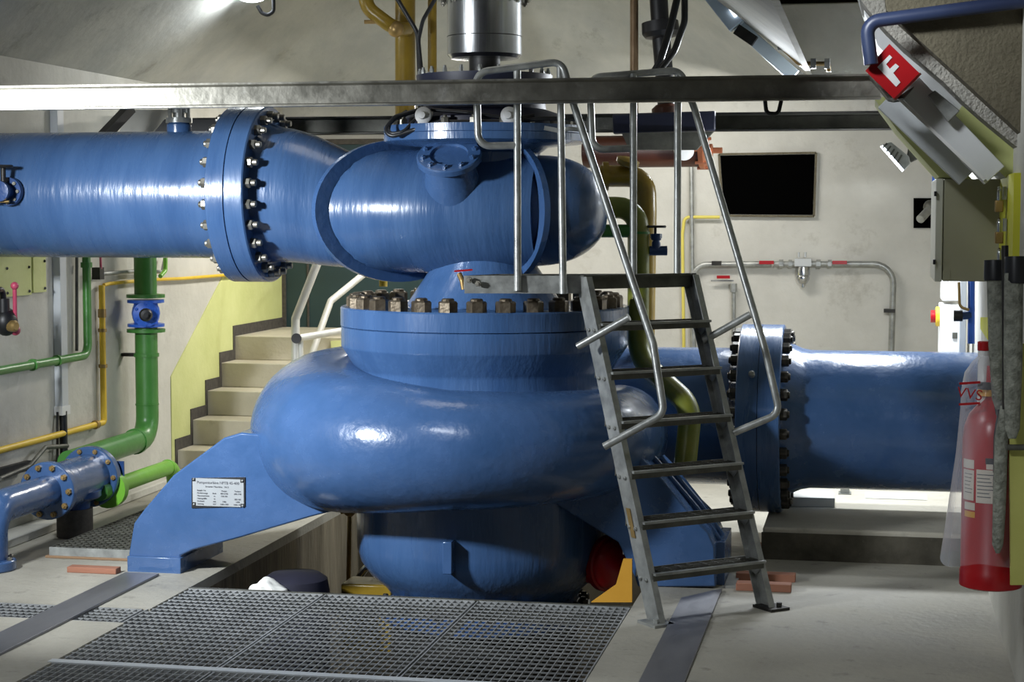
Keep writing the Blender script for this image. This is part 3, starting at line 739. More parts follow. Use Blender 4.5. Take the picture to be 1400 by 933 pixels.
# =================================================================== LEFT: PIPEWORK
def pipe(name, pts, r, mat, label, cat='pipe', fil=.06, clamps=(), cm=None, group=None, seg=16):
    mb = MB(); mb.tube(pts, r, fil, seg); o = mb.build(name, mat, sharp=60); tag(o, label, cat, group)
    for i, (c, ax, r2, l) in enumerate(clamps):
        m2 = MB(); a = V(ax).normalized(); m2.cyl(V(c) - a * l / 2, V(c) + a * l / 2, r2, 20); m2.build('collar', cm or mat, o)
    return o
# strainer assembly (blue)
sx = -4.14
def sp(px, py): return onX(px, py, sx)
f1, f2 = sp(66, 674), sp(124, 649)
zc = (f1.z + f2.z) / 2; y1_, y2_ = f1.y, f2.y
stn = thing('strainer_housing', (sx, y1_, 0), 'blue flanged strainer with pipe bend at the lower left by the wall', 'strainer')
mb = MB(); mb.cyl((sx, y1_, zc), (sx, y2_, zc), .125, 36); mb.build('body', BLUE, stn)
mb = MB(); mb.cyl((sx, y1_ - .02, zc), (sx, y1_ + .03, zc), .15, 36); mb.build('flange', BLUE, stn, bevel=.006)
mb = MB(); mb.cyl((sx, y2_ - .03, zc), (sx, y2_ + .03, zc), .165, 36); mb.build('flange', BLUE, stn, bevel=.008)
hexes('flange_bolt', [(p, (0, -1, 0)) for p in ring_pts((sx, y1_ - .02, zc), (0, 1, 0), .125, 10, .3)], BRASS, stn, .016, .018)
hexes('flange_nut', [(p, (0, -1, 0)) for p in ring_pts((sx, y2_ - .03, zc), (0, 1, 0), .145, 10, .3)], BRASS, stn, .014, .014)
e_ = onZ(10, 772, .03)
mb = MB(); mb.tube([(sx, y1_, zc), (sx, e_.y, zc), (sx, e_.y, .03)], .082, .20, 28, 10); mb.build('pipe_bend', BLUE, stn, sharp=60)
mb = MB(); mb.cyl((sx, e_.y, .0), (sx, e_.y, .05), .12, 32); mb.build('foot_flange', BLUE, stn, bevel=.008)
hexes('foot_nut', [(p, (0, 0, 1)) for p in ring_pts((sx, e_.y, .05), (0, 0, 1), .098, 8)], NUTG, stn, .012, .012)
ym = (y1_ + y2_) / 2 + .05
mb = MB(); mb.lathe([(.075, .10), (.08, .16), (.085, .20), (.13, .205), (.14, .215), (.14, .245), (.085, .25), (.085, zc)], (sx, ym, -.0), (0, 0, 1), 32); mb.build('outlet_branch', NAVY, stn)
mb = MB(); mb.cyl((sx, ym, 0), (sx, ym, .15), .095, 24); mb.build('pedestal', SKIRT, stn)
mb = MB(); mb.bx(sx + .06, sx + .17, y2_ + .05, y2_ + .06, zc - .05, zc + .08); mb.build('tag_plate', NAVY, stn)
# green upper pipe with bend, up to below the inlet pipe
gXm = -4.3
v0 = onX(200, 470, gXm)
zlow = onX(165, 610, gXm).z
mainp = [(sx, y2_ + .02, zc), (gXm, y2_ + .35, zlow), (gXm, v0.y, zlow), (gXm, v0.y, 2.3)]
pv = pipe('green_pipe', [(gXm + .02, y2_ + .03, zlow), (gXm, v0.y, zlow), (gXm, v0.y, onX(200, 448, gXm).z)], .068, GREEN, 'dark green pipe bending up from the strainer to the blue gate valve', fil=.13, seg=24,
     clamps=[((gXm, v0.y - .18, zlow), (0, 1, 0), .078, .03), ((gXm, v0.y, .86), (0, 0, 1), .076, .02), ((gXm, v0.y, onX(200, 452, gXm).z), (0, 0, 1), .115, .02), ((gXm, v0.y, .56), (0, 0, 1), .071, .008)])
mb = MB(); mb.bx(LW, gXm - .04, v0.y - .02, v0.y + .02, .85, .87); mb.build('wall_bracket', DSTEEL, pv)
pipe('green_pipe', [(gXm, v0.y, onX(198, 408, gXm).z), (gXm, v0.y, 2.3)], .068, GREEN, 'dark green upright pipe above the blue gate valve below the suction pipe', seg=24,
     clamps=[((gXm, v0.y, onX(198, 405, gXm).z), (0, 0, 1), .115, .02)])
gv = thing('gate_valve', (gXm, v0.y, 1.1), 'bright blue gate valve between the two dark green upright pipes on the left wall', 'valve')
zt, zb = onX(198, 410, gXm).z, onX(198, 447, gXm).z; zm = (zt + zb) / 2
mb = MB(); mb.lathe([(.11, zb), (.11, zb + .018), (.07, zb + .025), (.08, zm - .03), (.085, zm), (.08, zm + .03), (.07, zt - .025), (.11, zt - .018), (.11, zt)], (gXm, v0.y, 0), (0, 0, 1), 32); mb.build('valve_body', VALVEBLUE, gv)
axv = V((.38, -.9, .0)).normalized(); c = V((gXm, v0.y, zm))
mb = MB(); mb.lathe([(.06, .05), (.06, .11), (.075, .11), (.075, .13), (.035, .135), (.035, .16)], c, axv, 28); bo = mb.build('bonnet', VALVEBLUE, gv)
hexes('bonnet_bolt', [(p, axv) for p in ring_pts(c + axv * .12, axv, .062, 6)], VALVEBLUE, bo, .012, .014)
mb = MB(); mb.lathe([(.038, .155), (.04, .20), (.03, .22), (.014, .222), (.014, .26), (0, .26)], c, axv, 20); mb.build('spindle_cap', BLACK, gv)
# bright lime pipe
lX = -4.05
la, lb = onX(150, 668, lX), onX(238, 634, lX)
pipe('lime_pipe', [(lX, la.y, la.z), (lX, lb.y, la.z), (lX, lb.y, .0)], .045, LIME, 'bright lime green pipe running to a bend at the foot of the stairs', fil=.10, seg=22,
     clamps=[((lX, la.y - .01, la.z), (0, 1, 0), .105, .05), ((lX, lb.y - .10, la.z), (0, 1, 0), .049, .01)])
mb = MB(); mb.cyl((lX, la.y - .02, la.z), (lX, y2_ - .1, la.z), .05, 20); o = mb.build('green_pipe', GREEN); tag(o, 'short green pipe stub below the strainer flange', 'pipe')
# thin green pipe high on wall
gX = -4.39
ga, gb_ = onX(118, 352, gX), onX(0, 503, gX)
pipe('green_conduit', [(gX, ga.y, 1.75), (gX, ga.y, .905), (gX, 7.2, .905)], .024, GREEN, 'thin green pipe dropping from the suction pipe and turning left along the wall', fil=.07,
     clamps=[((gX, onX(45, 495, gX).y, .905), (0, 1, 0), .032, .025), ((gX, onX(78, 490, gX).y, .905), (0, 1, 0), .031, .02), ((gX, ga.y, 1.42), (0, 0, 1), .033, .03)])
# yellow pipe
yX = -4.42
ya, yb_ = onX(142, 575, yX), onX(0, 612, yX)
o = pipe('yellow_pipe', [(yX, 7.2, .487), (yX, ya.y, .487), (yX, ya.y, onX(142, 390, yX).z)], .018, YELLOW, 'yellow pipe running along the left wall and rising to an upright', fil=.02,
     clamps=[((yX, onX(131, 578, yX).y, .487), (0, 1, 0), .026, .03), ((yX, ya.y, .82), (0, 0, 1), .026, .02), ((yX, ya.y, 1.03), (0, 0, 1), .025, .02), ((yX, ya.y, 1.13), (0, 0, 1), .024, .05)], cm=BRASS)
mb = MB(); mb.tube([onX(x, y, yX) for x, y in ((142, 390), (150, 388), (200, 383), (250, 381), (300, 377), (340, 374), (380, 372))], .011, .05, 8); o = mb.build('yellow_cable', YELLOW, sharp=60); tag(o, 'yellow cable strung along the left wall behind the green upright pipe', 'cable')
mb = MB(); mb.tube([onX(134, 375, -4.41), onX(185, 371, -4.41), onX(222, 372, -4.41), onX(226, 352, -4.41)], .012, .02, 10); o = mb.build('wall_pipe', GALV, sharp=60); tag(o, 'thin steel pipe with small valve on the left wall behind the green upright', 'pipe')
mb = MB(); mb.box(onX(134, 374, -4.40), (.05, .06, .07)); mb.build('valve', DSTEEL, o)
mb = MB(); mb.tube([onX(137, 340, -4.38), onX(138, 368, -4.38)], .007); mb.build('lever', PINK, o)
mb = MB(); mb.tube([onX(219, 378, -4.36), onX(226, 370, -4.36), onX(226, 345, -4.36)], .014, .02); o = mb.build('green_conduit', LIME, sharp=60); tag(o, 'little bright green elbow just right of the dark green upright pipe', 'pipe')
# grey upright conduit
pipe('wall_conduit', [onX(105, 345, -4.43), onX(105, 480, -4.43)], .009, GALVD, 'slim dark upright conduit left of the thin green pipe', 'conduit')
# white trunking with cable
tr_ = thing('cable_duct', (LW, onX(77, 360, LW).y, .45), 'white upright cable duct on the left wall beside the switch boards', 'cable duct')
yt = onX(77, 420, LW).y; zb_ = onX(80, 562, LW).z
mb = MB(); mb.bx(LW, LW + .045, yt - .04, yt + .04, zb_, 2.3); mb.build('duct', GREYW, tr_, bevel=.003)
mb = MB(); mb.bx(LW, LW + .05, yt - .05, yt + .05, zb_ - .02, zb_ + .03); mb.build('end_cap', WHITE, tr_)
mb = MB(); mb.tube([(LW + .03, yt, zb_), (LW + .035, yt - .01, .3), (LW + .05, yt - .02, .02)], .022, .1); mb.build('cable', RUBBER, tr_)
mb = MB(); mb.tube([(LW + .02, yt - .05, zb_), (LW + .03, yt - .08, .35), (LW + .04, yt - .25, .2)], .007, .1); mb.build('thin_cable', DSTEEL, tr_)
# boards
for (x0, y0, x1, y1, lab) in ((0, 366, 43, 403, 'pale yellow board on the left wall above the pink lever'), (45, 352, 63, 399, 'narrow pale yellow board on the left wall next to the white duct')):
    a_, b_ = onX(x0 - (60 if x0 == 0 else 0), y0, LW + .01), onX(x1, y1, LW + .01)
    ztop = onX(x1, y0 if x0 else 360, LW + .01).z
    bt = thing('wall_board', (LW, (a_.y + b_.y) / 2, b_.z), lab, 'board', 'pale yellow wall boards')
    mb = MB(); mb.bx(LW, LW + .012, a_.y, b_.y, b_.z, ztop + .12); mb.build('panel', PALEY, bt)
    mb = MB()
    for yy_ in ((b_.y - .02,) if x0 else (b_.y - .03, b_.y - .28)):
        for zz_ in (b_.z + .02, ztop - .02): mb.ball((LW + .014, yy_, zz_), .008, 8)
    mb.build('screw', DSTEEL, bt)
# switch with pink lever
sw = thing('lever_switch', onX(8, 440, LW), 'black switch with pink lever on the left wall', 'switch')
c = onX(8, 440, LW + .06)
mb = MB(); mb.ball(c, .075, 16, (.8, .9, 1.0)); mb.cyl(c + V((.0, -.02, .05)), c + V((0, -.02, .12)), .03, 14); mb.build('switch_body', BLACK, sw)
mb = MB(); mb.lathe([(.03, 0), (.03, .05), (.02, .06), (0, .06)], c + V((.02, -.02, -.02)), (1, -.3, 0), 14); mb.build('switch_boss', BRASS, sw)
mb = MB(); mb.tube([onX(21, 452, LW + .1), onX(20, 392, LW + .12)], .011); mb.ball(onX(20, 391, LW + .12), .021, 12); mb.ball(onX(21, 452, LW + .1), .027, 12); mb.build('lever', PINK, sw)
mb = MB(); mb.tube([c + V((0, -.02, .11)), c + V((0, -.03, .17)), c + V((0, -.15, .16))], .016, .04); mb.build('cable', RUBBER, sw)
# grey rails low on the wall
mb = MB(); mb.tube([onX(0, 655, -4.38), onX(40, 638, -4.38), onX(62, 612, -4.38), onX(92, 610, -4.38)], .012, .03); o = mb.build('low_cable', GALVD, sharp=60); tag(o, 'grey cable looping above the strainer at the lower left wall', 'cable')
mb = MB(); mb.bar(onX(-30, 655, -4.40), onX(40, 636, -4.40), .03, .05); o = mb.build('cable_rail', DSTEEL); tag(o, 'dark rail on the left wall just above the strainer bend', 'rail')

# =================================================================== STAIR HANDRAIL
hr = thing('stair_handrail', (-3.4, 11.6, .2), 'pale tube handrail at the stairs behind the pump', 'handrail')
def hrail(paths, r=.02):
    mb = MB()
    for p in paths: mb.tube([at(*q) for q in p], r, .03, 12)
    return mb.build('rail', GALVL, hr, sharp=60)
GALVL = pmat('galvanised_light', (190, 190, 184), (204, 204, 198), 8, .5, .3)
hrail([[(640, 318, 12.9), (500, 322, 12.6), (437, 352, 12.0), (404, 436, 12.0), (404, 585, 12.0)]], .029)
hrail([[(396, 575, 12.1), (412, 525, 12.1), (452, 412, 12.4), (500, 373, 12.6), (640, 345, 12.95)]], .024)
hrail([[(405, 463, 11.95), (640, 424, 12.9), (640, 500, 12.9)], [(640, 318, 12.9), (640, 430, 12.9)]], .024)
hrail([[(411, 462, 12.0), (411, 585, 12.0)]], .02)
mb = MB(); c = at(405, 463, 11.93); mb.lathe([(.034, 0), (.034, .03), (.02, .03)], c, FW * 1.0, 16); mb.build('end_cap', BLACK, hr)
mb = MB(); mb.bar(at(459, 466, 12.6), at(462, 512, 12.6), .07, .02, FW); o = mb.build('stair_board', PALEY); tag(o, 'pale upright board on the stairs behind the pump casing', 'board')

# =================================================================== OVERHEAD PIPES
o = pipe('mustard_pipe', [at(554, -520, 11.2), at(554, 178, 11.2)], .063, MUSTARD, 'thick mustard upright pipe behind the pump left of the stainless drum', seg=24)
mb = MB(); mb.tube([at(494, -520, 11.0), at(496, -20, 11.0), at(503, 12, 11.0), at(540, 40, 11.0), at(556, 40, 11.15)], .045, .12, 18); mb.build('branch', MUSTARD, o, sharp=60)
c = at(541, 40, 11.0); mb = MB(); mb.ball(c, .05, 14); mb.cyl(at(498, 30, 11.0), at(526, 30, 11.0), .012); mb.build('coupling', BRASS, o)
pipe('mustard_pipe', [at(591, -520, 11.4), at(591, 178, 11.4)], .029, MUSTARD, 'thinner mustard upright pipe between the thick one and the stainless drum')
pipe('bronze_conduit', [at(867, -115, 10.2), at(867, 170, 10.2)], .024, pmat('bronze', (120, 98, 74), (140, 118, 92), 6, .35, .6), 'bronze upright conduit at the top between the two ladder handrails', 'conduit')
o = pipe('drain_pipe', [at(893, -125, 10.2), at(903, 40, 10.2), at(913, 162, 10.2)], .052, BLACK, 'black upright pipe with round flange at the top right of the pump', seg=24)
u2 = (at(913, 162, 10.2) - at(903, 40, 10.2)).normalized()
mb = MB(); mb.lathe([(.052, -.05), (.105, -.04), (.108, .02), (.09, .045), (.052, .055)], at(903, 40, 10.2), u2, 28); mb.build('pipe_flange', BLACK, o)
mb = MB(); mb.lathe([(.055, -.02), (.08, 0), (.08, .05), (.05, .07)], at(910, 148, 10.2), u2, 24); mb.build('lower_flange', BROWN, o)
def cable(pts, r, label, mat=RUBBER, fil=.15): 
    mb = MB(); mb.tube([at(*p) for p in pts], r, fil, 10); o = mb.build('black_cable', mat, sharp=60); return tag(o, label, 'cable')
cable([(934, -110, 9.7), (930, -20, 9.7), (916, 40, 9.7), (902, 85, 9.7), (893, 100, 9.7)], .02, 'black hose in front of the black pipe, left of two')
cable([(938, -105, 9.6), (936, -20, 9.6), (936, 30, 9.6), (922, 70, 9.6), (903, 95, 9.6)], .018, 'black hose beside the black pipe, right of two')
cable([(515, -480, 10.6), (538, -10, 10.3), (556, 20, 10.3), (571, 45, 10.3), (574, 115, 10.3), (574, 150, 10.0)], .013, 'black cable hanging from the left in front of the mustard pipe')
cable([(612, -480, 10.6), (600, -10, 10.2), (578, 28, 10.2), (572, 55, 10.2), (576, 95, 10.2), (577, 150, 10.0)], .012, 'black cable hanging from the right beside the mustard pipe')
# cables around the bearing cover
cable([(574, 150, 8.45), (540, 160, 8.4), (526, 178, 8.38), (535, 187, 8.36), (565, 178, 8.34), (600, 167, 8.3), (690, 166, 8.28), (745, 162, 8.3), (800, 163, 8.4)], .011, 'black cable wrapped round the bearing housing of the pump', fil=.05)
cable([(578, 148, 8.42), (566, 165, 8.36), (552, 180, 8.34), (530, 184, 8.36), (533, 168, 8.4), (556, 152, 8.45)], .008, 'thin black cable loop at the left edge of the pump cover', fil=.04)
cable([(590, 150, 8.35), (640, 154, 8.3), (700, 163, 8.28), (730, 158, 8.3)], .009, 'black cable lying across the front of the bearing housing', fil=.05)
mb = MB(); mb.bar(at(744, 175, 8.2), at(765, 179, 8.2), .02, .02); mb.tube([at(765, 179, 8.2), at(778, 176, 8.2), at(800, 178, 8.22)], .009, .03); o = mb.build('sensor_lead', GALV, sharp=60); tag(o, 'grey sensor rod lying on the pump cover behind the handrail post', 'sensor')
# brown tank
ct = thing('brown_vessel', at(890, 206, 10.9), 'rust brown horizontal vessel with copper flange behind the handrails', 'vessel')
ca, cb = at(800, 208, 11.0), at(958, 206, 10.8)
mb = MB(); mb.cyl(ca, cb, .098, 28); mb.build('shell', BROWN, ct)
axc = (cb - ca).normalized()
mb = MB(); mb.lathe([(.11, 0), (.115, .03), (.10, .035), (.04, .04), (.04, .07), (.018, .075), (.018, .13)], cb, axc, 24)
for p in ring_pts(cb, axc, .105, 8): mb.cyl(p - axc * .02, p + axc * .05, .01, 8)
mb.build('end_flange', COPPER, ct)
c = at(935, 206, 10.67)
mb = MB(); mb.lathe([(.06, 0), (.06, .012), (.05, .014), (0, .014)], c, -FW, 24); mb.build('dial', WHITE, ct)
mb = MB(); mb.bar(at(890, 200, 10.72), at(916, 199, 10.72), .02, .025); mb.build('tag', YELLOW, ct)
# mustard and olive bends right of the pump
o = pipe('mustard_bend', [at(820, 241, 9.3), at(882, 241, 9.3), at(883, 290, 9.3), at(880, 480, 9.3)], .056, MUSTARD, 'mustard pipe bend right of the pump dome, upper of two bends', fil=.19, seg=22)
mb = MB(); mb.lathe([(.075, 0), (.075, .03), (.055, .03)], at(824, 241, 9.3), RT, 24); mb.lathe([(.05, 0), (.06, .01), (.06, .03), (.03, .04)], at(857, 226, 9.25), V((.3, -.2, .9)), 20); mb.build('pipe_flange', MUSTARD, o)
o = pipe('olive_bend', [at(816, 284, 8.95), at(872, 284, 8.95), at(873, 350, 8.95), at(872, 490, 8.95), at(945, 556, 8.6), at(936, 640, 8.5)], .054, OLIVE, 'olive green pipe bend right of the pump, running down behind the ladder', fil=.2, seg=22)
mb = MB(); mb.cyl(at(810, 316, 8.95), at(868, 316, 8.95), .033, 18); mb.build('side_pipe', GREEN, o)
c = at(880, 320, 8.95)
mb = MB(); mb.lathe([(.058, 0), (.058, .012)], at(873, 320, 8.95), (0, 0, 1), 20); mb.build('collar', GREEN, o)
nv = thing('needle_valve', at(897, 345, 8.95), 'small navy valve with black handwheel on the olive pipe', 'valve')
mb = MB(); mb.cyl(at(878, 343, 8.95), at(892, 343, 8.95), .018); mb.build('stub', GREEN, nv)
mb = MB(); mb.cyl(at(888, 343, 8.95), at(912, 343, 8.95), .024); mb.lathe([(.024, 0), (.022, .04), (.018, .05), (.026, .055), (.026, .075), (.018, .08)], at(897, 343, 8.95), (0, 0, 1), 16); mb.cyl(at(897, 320, 8.95), at(897, 326, 8.95), .03, 8); mb.build('valve_body', NAVY, nv)
mb = MB(); mb.cyl(at(896, 322, 8.95), at(896, 310, 8.95), .007); mb.lathe([(.052, -.006), (.056, 0), (.052, .006), (.0, .006)], at(896, 310, 8.95), (0, 0, 1), 24); mb.build('handwheel', BLACK, nv)
# thin red-handled valve at the neck
rv = thing('drain_cock', at(633, 378, 8.12), 'little drain cock with red lever on the pump cover left of the platform edge', 'valve')
mb = MB(); mb.tube([at(628, 375, 8.12), at(632, 384, 8.1), at(634, 396, 8.1)], .012, .01); mb.build('valve_body', BRASS, rv)
mb = MB(); mb.bar(at(621, 371, 8.1), at(646, 369, 8.1), .014, .008); mb.build('lever', RED, rv)
# yellow post behind cover
mb = MB(); mb.cyl(at(524, 372, 9.6), at(524, 392, 9.6), .022); o = mb.build('yellow_post', YELLOW); tag(o, 'short yellow post behind the nuts of the pump cover', 'post')

# =================================================================== BACK WALL PIPEWORK
bY = BW - .05
def bp(px, py, dy=0): return onY(px, py, bY - dy)
o = pipe('air_pipe', [bp(948, 480), bp(948, 362), bp(1055, 361)], .022, GALV, 'steel pipe on the back wall left of the air filter', fil=.10)
for q in ((948, 384), (980, 360)):
    mb = MB(); c = bp(*q); mb.box(c, (.07, .06, .03)); mb.build('clamp', DSTEEL, o)
o = pipe('air_pipe', [bp(1140, 361), bp(1222, 361), bp(1218, 500)], .022, GALV, 'steel pipe on the back wall bending down right of the air filter', fil=.14)
mb = MB(); c = bp(1216, 425); mb.box(c, (.08, .07, .025)); mb.build('clamp', DSTEEL, o)
af = thing('air_filter', bp(1097, 365), 'small pneumatic air filter with clear bowl on the back wall', 'filter')
mb = MB(); mb.box(bp(1098, 359), (.12, .07, .055)); mb.cyl(bp(1092, 352), bp(1092, 345), .008); mb.cyl(bp(1101, 352), bp(1101, 345), .008); mb.build('filter_head', GREYW, af)
mb = MB(); c = bp(1098, 365, .01); mb.lathe([(.045, 0), (.05, -.03), (.05, -.06), (.044, -.065), (.047, -.075), (.047, -.09), (.03, -.12), (.012, -.125), (.012, -.15)], c, (0, 0, 1), 24); mb.build('bowl', STEEL, af)
for s_, x0, x1, lx in ((-1, 1058, 1086, 1048), (1, 1109, 1140, 1148)):
    mb = MB(); mb.cyl(bp(x0, 361), bp(x1, 361), .02); mb.cyl(bp(x0 + 7, 361), bp(x0 + 13, 361), .032, 6); mb.cyl(bp(x1 - 8, 361), bp(x1 - 3, 361), .03, 6); bv = mb.build('ball_valve', GALV, af)
    mb = MB(); mb.bar(bp(lx - 10, 359, .03), bp(lx + 10, 359, .03), .02, .025); mb.build('lever', RED, bv)
o = pipe('air_pipe', [bp(1003, 395), bp(1003, 480)], .016, GALV, 'short upright steel pipe with red lever on the back wall behind the handrail', fil=0)
mb = MB(); mb.bar(bp(980, 379, .02), bp(998, 379, .02), .02, .022); mb.build('lever', RED, o)
mb = MB(); mb.bar(bp(972, 384), bp(1003, 384), .014, .012); mb.cyl(bp(1003, 388), bp(1003, 400), .026, 6); mb.build('valve_stem', GALV, o)
pipe('wall_conduit', [bp(945, 225), bp(947, 480)], .017, GALV, 'slim upright conduit on the back wall beside the dark opening', 'conduit', fil=0)
pipe('gas_tube', [bp(984, 297), bp(936, 297), bp(933, 320), bp(935, 480)], .012, pmat('pale_yellow_tube', (208, 194, 90), (214, 200, 98), 4, .5), 'thin pale yellow tube on the back wall below the dark opening', 'tube', fil=.04)
o = pipe('pipe_bracket', [bp(1258, 300, .25), bp(1275, 282, .1)], .03, GALV, 'grey pipe fitting in the small dark opening near the cabinet', 'fitting', fil=0)
mb = MB(); mb.ball(bp(1272, 283, .12), .05, 12); mb.build('fitting_joint', GALVD, o)
mb = MB(); mb.tube([onY(1278, 228, 12.4), onY(1278, 275, 12.4)], .018); o = mb.build('blue_pipe', VALVEBLUE, sharp=60); tag(o, 'thin blue upright pipe behind the grey cabinet', 'pipe')

# =================================================================== RIGHT WALL
cb_ = thing('control_cabinet', (.4, 7.9, 1.43), 'grey-beige control cabinet on the right wall below the red sign', 'cabinet')
cz0, cz1 = onY(1330, 385, 7.63).z, onY(1330, 245, 7.63).z
cxl = onY(1290, 300, 7.63).x
mb = MB(); mb.bx(cxl, RW - .012, 7.63, 8.25, cz0, cz1); mb.build('cabinet_body', CABM, cb_, bevel=.004)
mb = MB(); mb.bx(cxl - .032, cxl - .003, 7.625, 8.255, cz0 - .002, cz1 + .002); dd_ = mb.build('cabinet_door', CABD, cb_, bevel=.003)
for zz_ in (cz0 + .07, cz1 - .07):
    mb = MB(); mb.bx(cxl - .04, cxl - .03, 7.60, 7.64, zz_, zz_ + .02); mb.build('hinge', BLACK, dd_)
mb = MB(); mb.bx(RW - .014, RW, 7.62, 8.25, cz0 - .0, cz1 + .0); mb.build('back_plate', BLACK, cb_)
mb = MB(); mb.bx(cxl, cxl + .03, 7.628, 7.631, cz0, cz0 + .045); mb.build('corner_patch', CABM, cb_)
# hasp board with padlocks
hp = thing('hasp_board', (.5, 7.3, 1.5), 'bright yellow board on the right wall beside the cabinet', 'board')
hz0, hz1 = onX(1372, 372, .52).z, onX(1376, 236, .52).z
hy0, hy1 = onX(1389, 300, .515).y, onX(1362, 300, .515).y
mb = MB(); mb.bx(.505, RW, hy0, hy1 - .1, onX(1380, 380, .52).z, onX(1385, 238, .515).z); mb.build('panel', SIGNY, hp)
for py_, lab in ((268, 'topmost of the padlocks on the yellow board'), (311, 'middle one of the padlocks on the yellow board'), (352, 'lowest of the padlocks on the yellow board')):
    c = onX(1366, py_, .475)
    pk = thing('padlock', c, lab, 'padlock', 'padlocks on the yellow board')
    mb = MB(); mb.box(c + V((0, 0, -.04)), (.03, .06, .045)); mb.build('lock_body', BRASS, pk, bevel=.004)
    mb = MB(); mb.tube([c + V((0, -.02, -.03)), c + V((0, -.022, .03)), c + V((0, .022, .03)), c + V((0, .02, -.03))], .007, .02); mb.build('shackle', STEEL, pk)
    mb = MB(); mb.box(c + V((.02, 0, .01)), (.012, .05, .05)); mb.build('hasp', GALV, pk)
# socket boxes
sb = thing('socket_unit', (.45, 11.0, 1.0), 'white switch box with red and yellow rotary knob on the right wall', 'switch box')
sY = 10.2
def rp(px, py, y=sY): return onY(px, py, y)
mb = MB(); a_, b_ = rp(1285, 470), rp(1313, 417); mb.bx(a_.x, b_.x, sY, sY + .3, a_.z - .2, b_.z); mb.build('switch_box', WHITE, sb, bevel=.008)
mb = MB(); a_, b_ = rp(1288, 412), rp(1311, 388); mb.bx(a_.x, b_.x, sY, sY + .3, a_.z, b_.z + .02); mb.build('socket_box', WHITE, sb, bevel=.006)
mb = MB(); a_, b_ = rp(1302, 463), rp(1311, 455); mb.bx(a_.x, b_.x, sY - .01, sY, a_.z, b_.z); mb.build('window', GALVD, sb)
c = rp(1285, 433, sY + .1)
mb = MB(); mb.lathe([(.055, 0), (.055, .02), (.05, .024)], c, (-1, 0, 0), 20); kb = mb.build('knob_base', YELLOW, sb)
mb = MB(); mb.lathe([(.035, .02), (.035, .05), (0, .052)], c, (-1, 0, 0), 16); mb.build('knob', RED, kb)
# wall duct
mb = MB(); a_, b_ = onY(1311, 490, 9.8), onY(1322, 386, 9.8); mb.bx(a_.x, b_.x, 9.8, 10.0, a_.z - .3, b_.z + .1); o = mb.build('cable_duct', GREYW, bevel=.004); tag(o, 'pale upright cable duct on the right wall below the cabinet', 'cable duct')
bl = thing('blue_pipe', onY(1328, 430, 9.2), 'blue upright pipe with black tap below the cabinet on the right wall', 'pipe')
mb = MB(); mb.tube([onY(1328, 470, 9.2), onY(1328, 376, 9.2)], .017); mb.build('upright', VALVEBLUE, bl)
mb = MB(); mb.cyl(onY(1316, 432, 9.2), onY(1328, 431, 9.2), .02); mb.build('tap', NAVY, bl); mb = MB(); mb.cyl(onY(1304, 432, 9.15), onY(1316, 432, 9.15), .028, 14); mb.build('tap_knob', BLACK, bl)
mb = MB(); mb.tube([onY(1311, 386, 9.15), onY(1312, 420, 9.15), onY(1325, 424, 9.15)], .007, .03); mb.build('copper_tube', BRASS, bl)
mb = MB(); mb.prism([onX(1342, 434, .525), onX(1352, 434, .525), onX(1352, 465, .525), onX(1342, 450, .525)], (-.006, 0, 0)); o = mb.build('warning_sign', SIGNY); tag(o, 'small yellow sign on the right wall behind the grey poles', 'sign')
# extinguisher
ec = onX(1356, 700, .405); eY = ec.y; EX = ec.x
def ez(py): return onY(1356, py, eY).z
ex = thing('fire_extinguisher', (EX, eY, ez(803)), 'red fire extinguisher in a clear plastic bag hanging on the right wall', 'fire extinguisher')
z0 = ez(800); r_ = .101
mb = MB(); mb.lathe([(.093, z0 - .005), (r_ + .003, z0), (r_ + .003, z0 + .05), (r_, z0 + .055), (r_, ez(600)), (.096, ez(583)), (.08, ez(566)), (.05, ez(552)), (.035, ez(545)), (.03, ez(500))], (EX, eY, 0), (0, 0, 1), 48); mb.build('cylinder', RED, ex)
hx = onY(1345, 480, eY).x
mb = MB(); mb.cyl((hx, eY, ez(560)), (hx, eY, ez(479)), .019, 20); mb.build('valve_neck', WHITE, ex)
mb = MB(); mb.cyl((hx, eY, ez(480)), (hx, eY, ez(467)), .021, 20); mb.build('valve_cap', RED, ex, bevel=.003)
hx2 = onY(1349, 528, eY).x
mb = MB(); mb.cyl((hx2, eY - .01, ez(541)), (hx2, eY - .01, ez(532)), .03, 18); mb.build('yellow_band', ORANGE, ex); mb = MB(); mb.cyl((hx2, eY - .01, ez(532)), (hx2, eY - .01, ez(522)), .031, 18); mb.build('collar', BLACK, ex)
mb = MB(); mb.tube([(hx2 + .03, eY - .02, ez(530)), (hx2 + .035, eY - .06, ez(560)), (hx2 + .03, eY - .11, ez(600)), (hx2 + .03, eY - .115, ez(640))], .012, .05); mb.build('hose', BLACK, ex)
def wrap(name, px0, px1, py0, py1, mat, off=.0012, bottom=None):
    a0 = math.asin(max(-1, min(1, (onY(px0, py0, eY).x - EX) / (r_ + .001)))); a1 = math.asin(max(-1, min(1, (onY(px1, py0, eY).x - EX) / (r_ + .001))))
    rot = math.atan2(EX, eY)      # face the viewer's side
    rows = []
    for z in (ez(py0), ez(py1)):
        rows.append([V((EX + math.sin(a0 + (a1 - a0) * k / 10) * (r_ + off), eY - math.cos(a0 + (a1 - a0) * k / 10) * (r_ + off), z)) for k in range(11)])
    m_ = MB(); m_.loft(rows, close=False); return m_.build(name, mat, ex)
wrap('label', 1317, 1330, 626, 638, LABELM); wrap('label', 1317, 1330, 640, 681, LABELM); wrap('label', 1333, 1361, 638, 683, LABELM); wrap('label', 1345, 1361, 622, 630, DARKINK); wrap('label', 1346, 1361, 630, 637, LABELM)
wrap('label', 1318, 1331, 684, 694, LABELM); wrap('label', 1318, 1331, 696, 704, ORANGE)
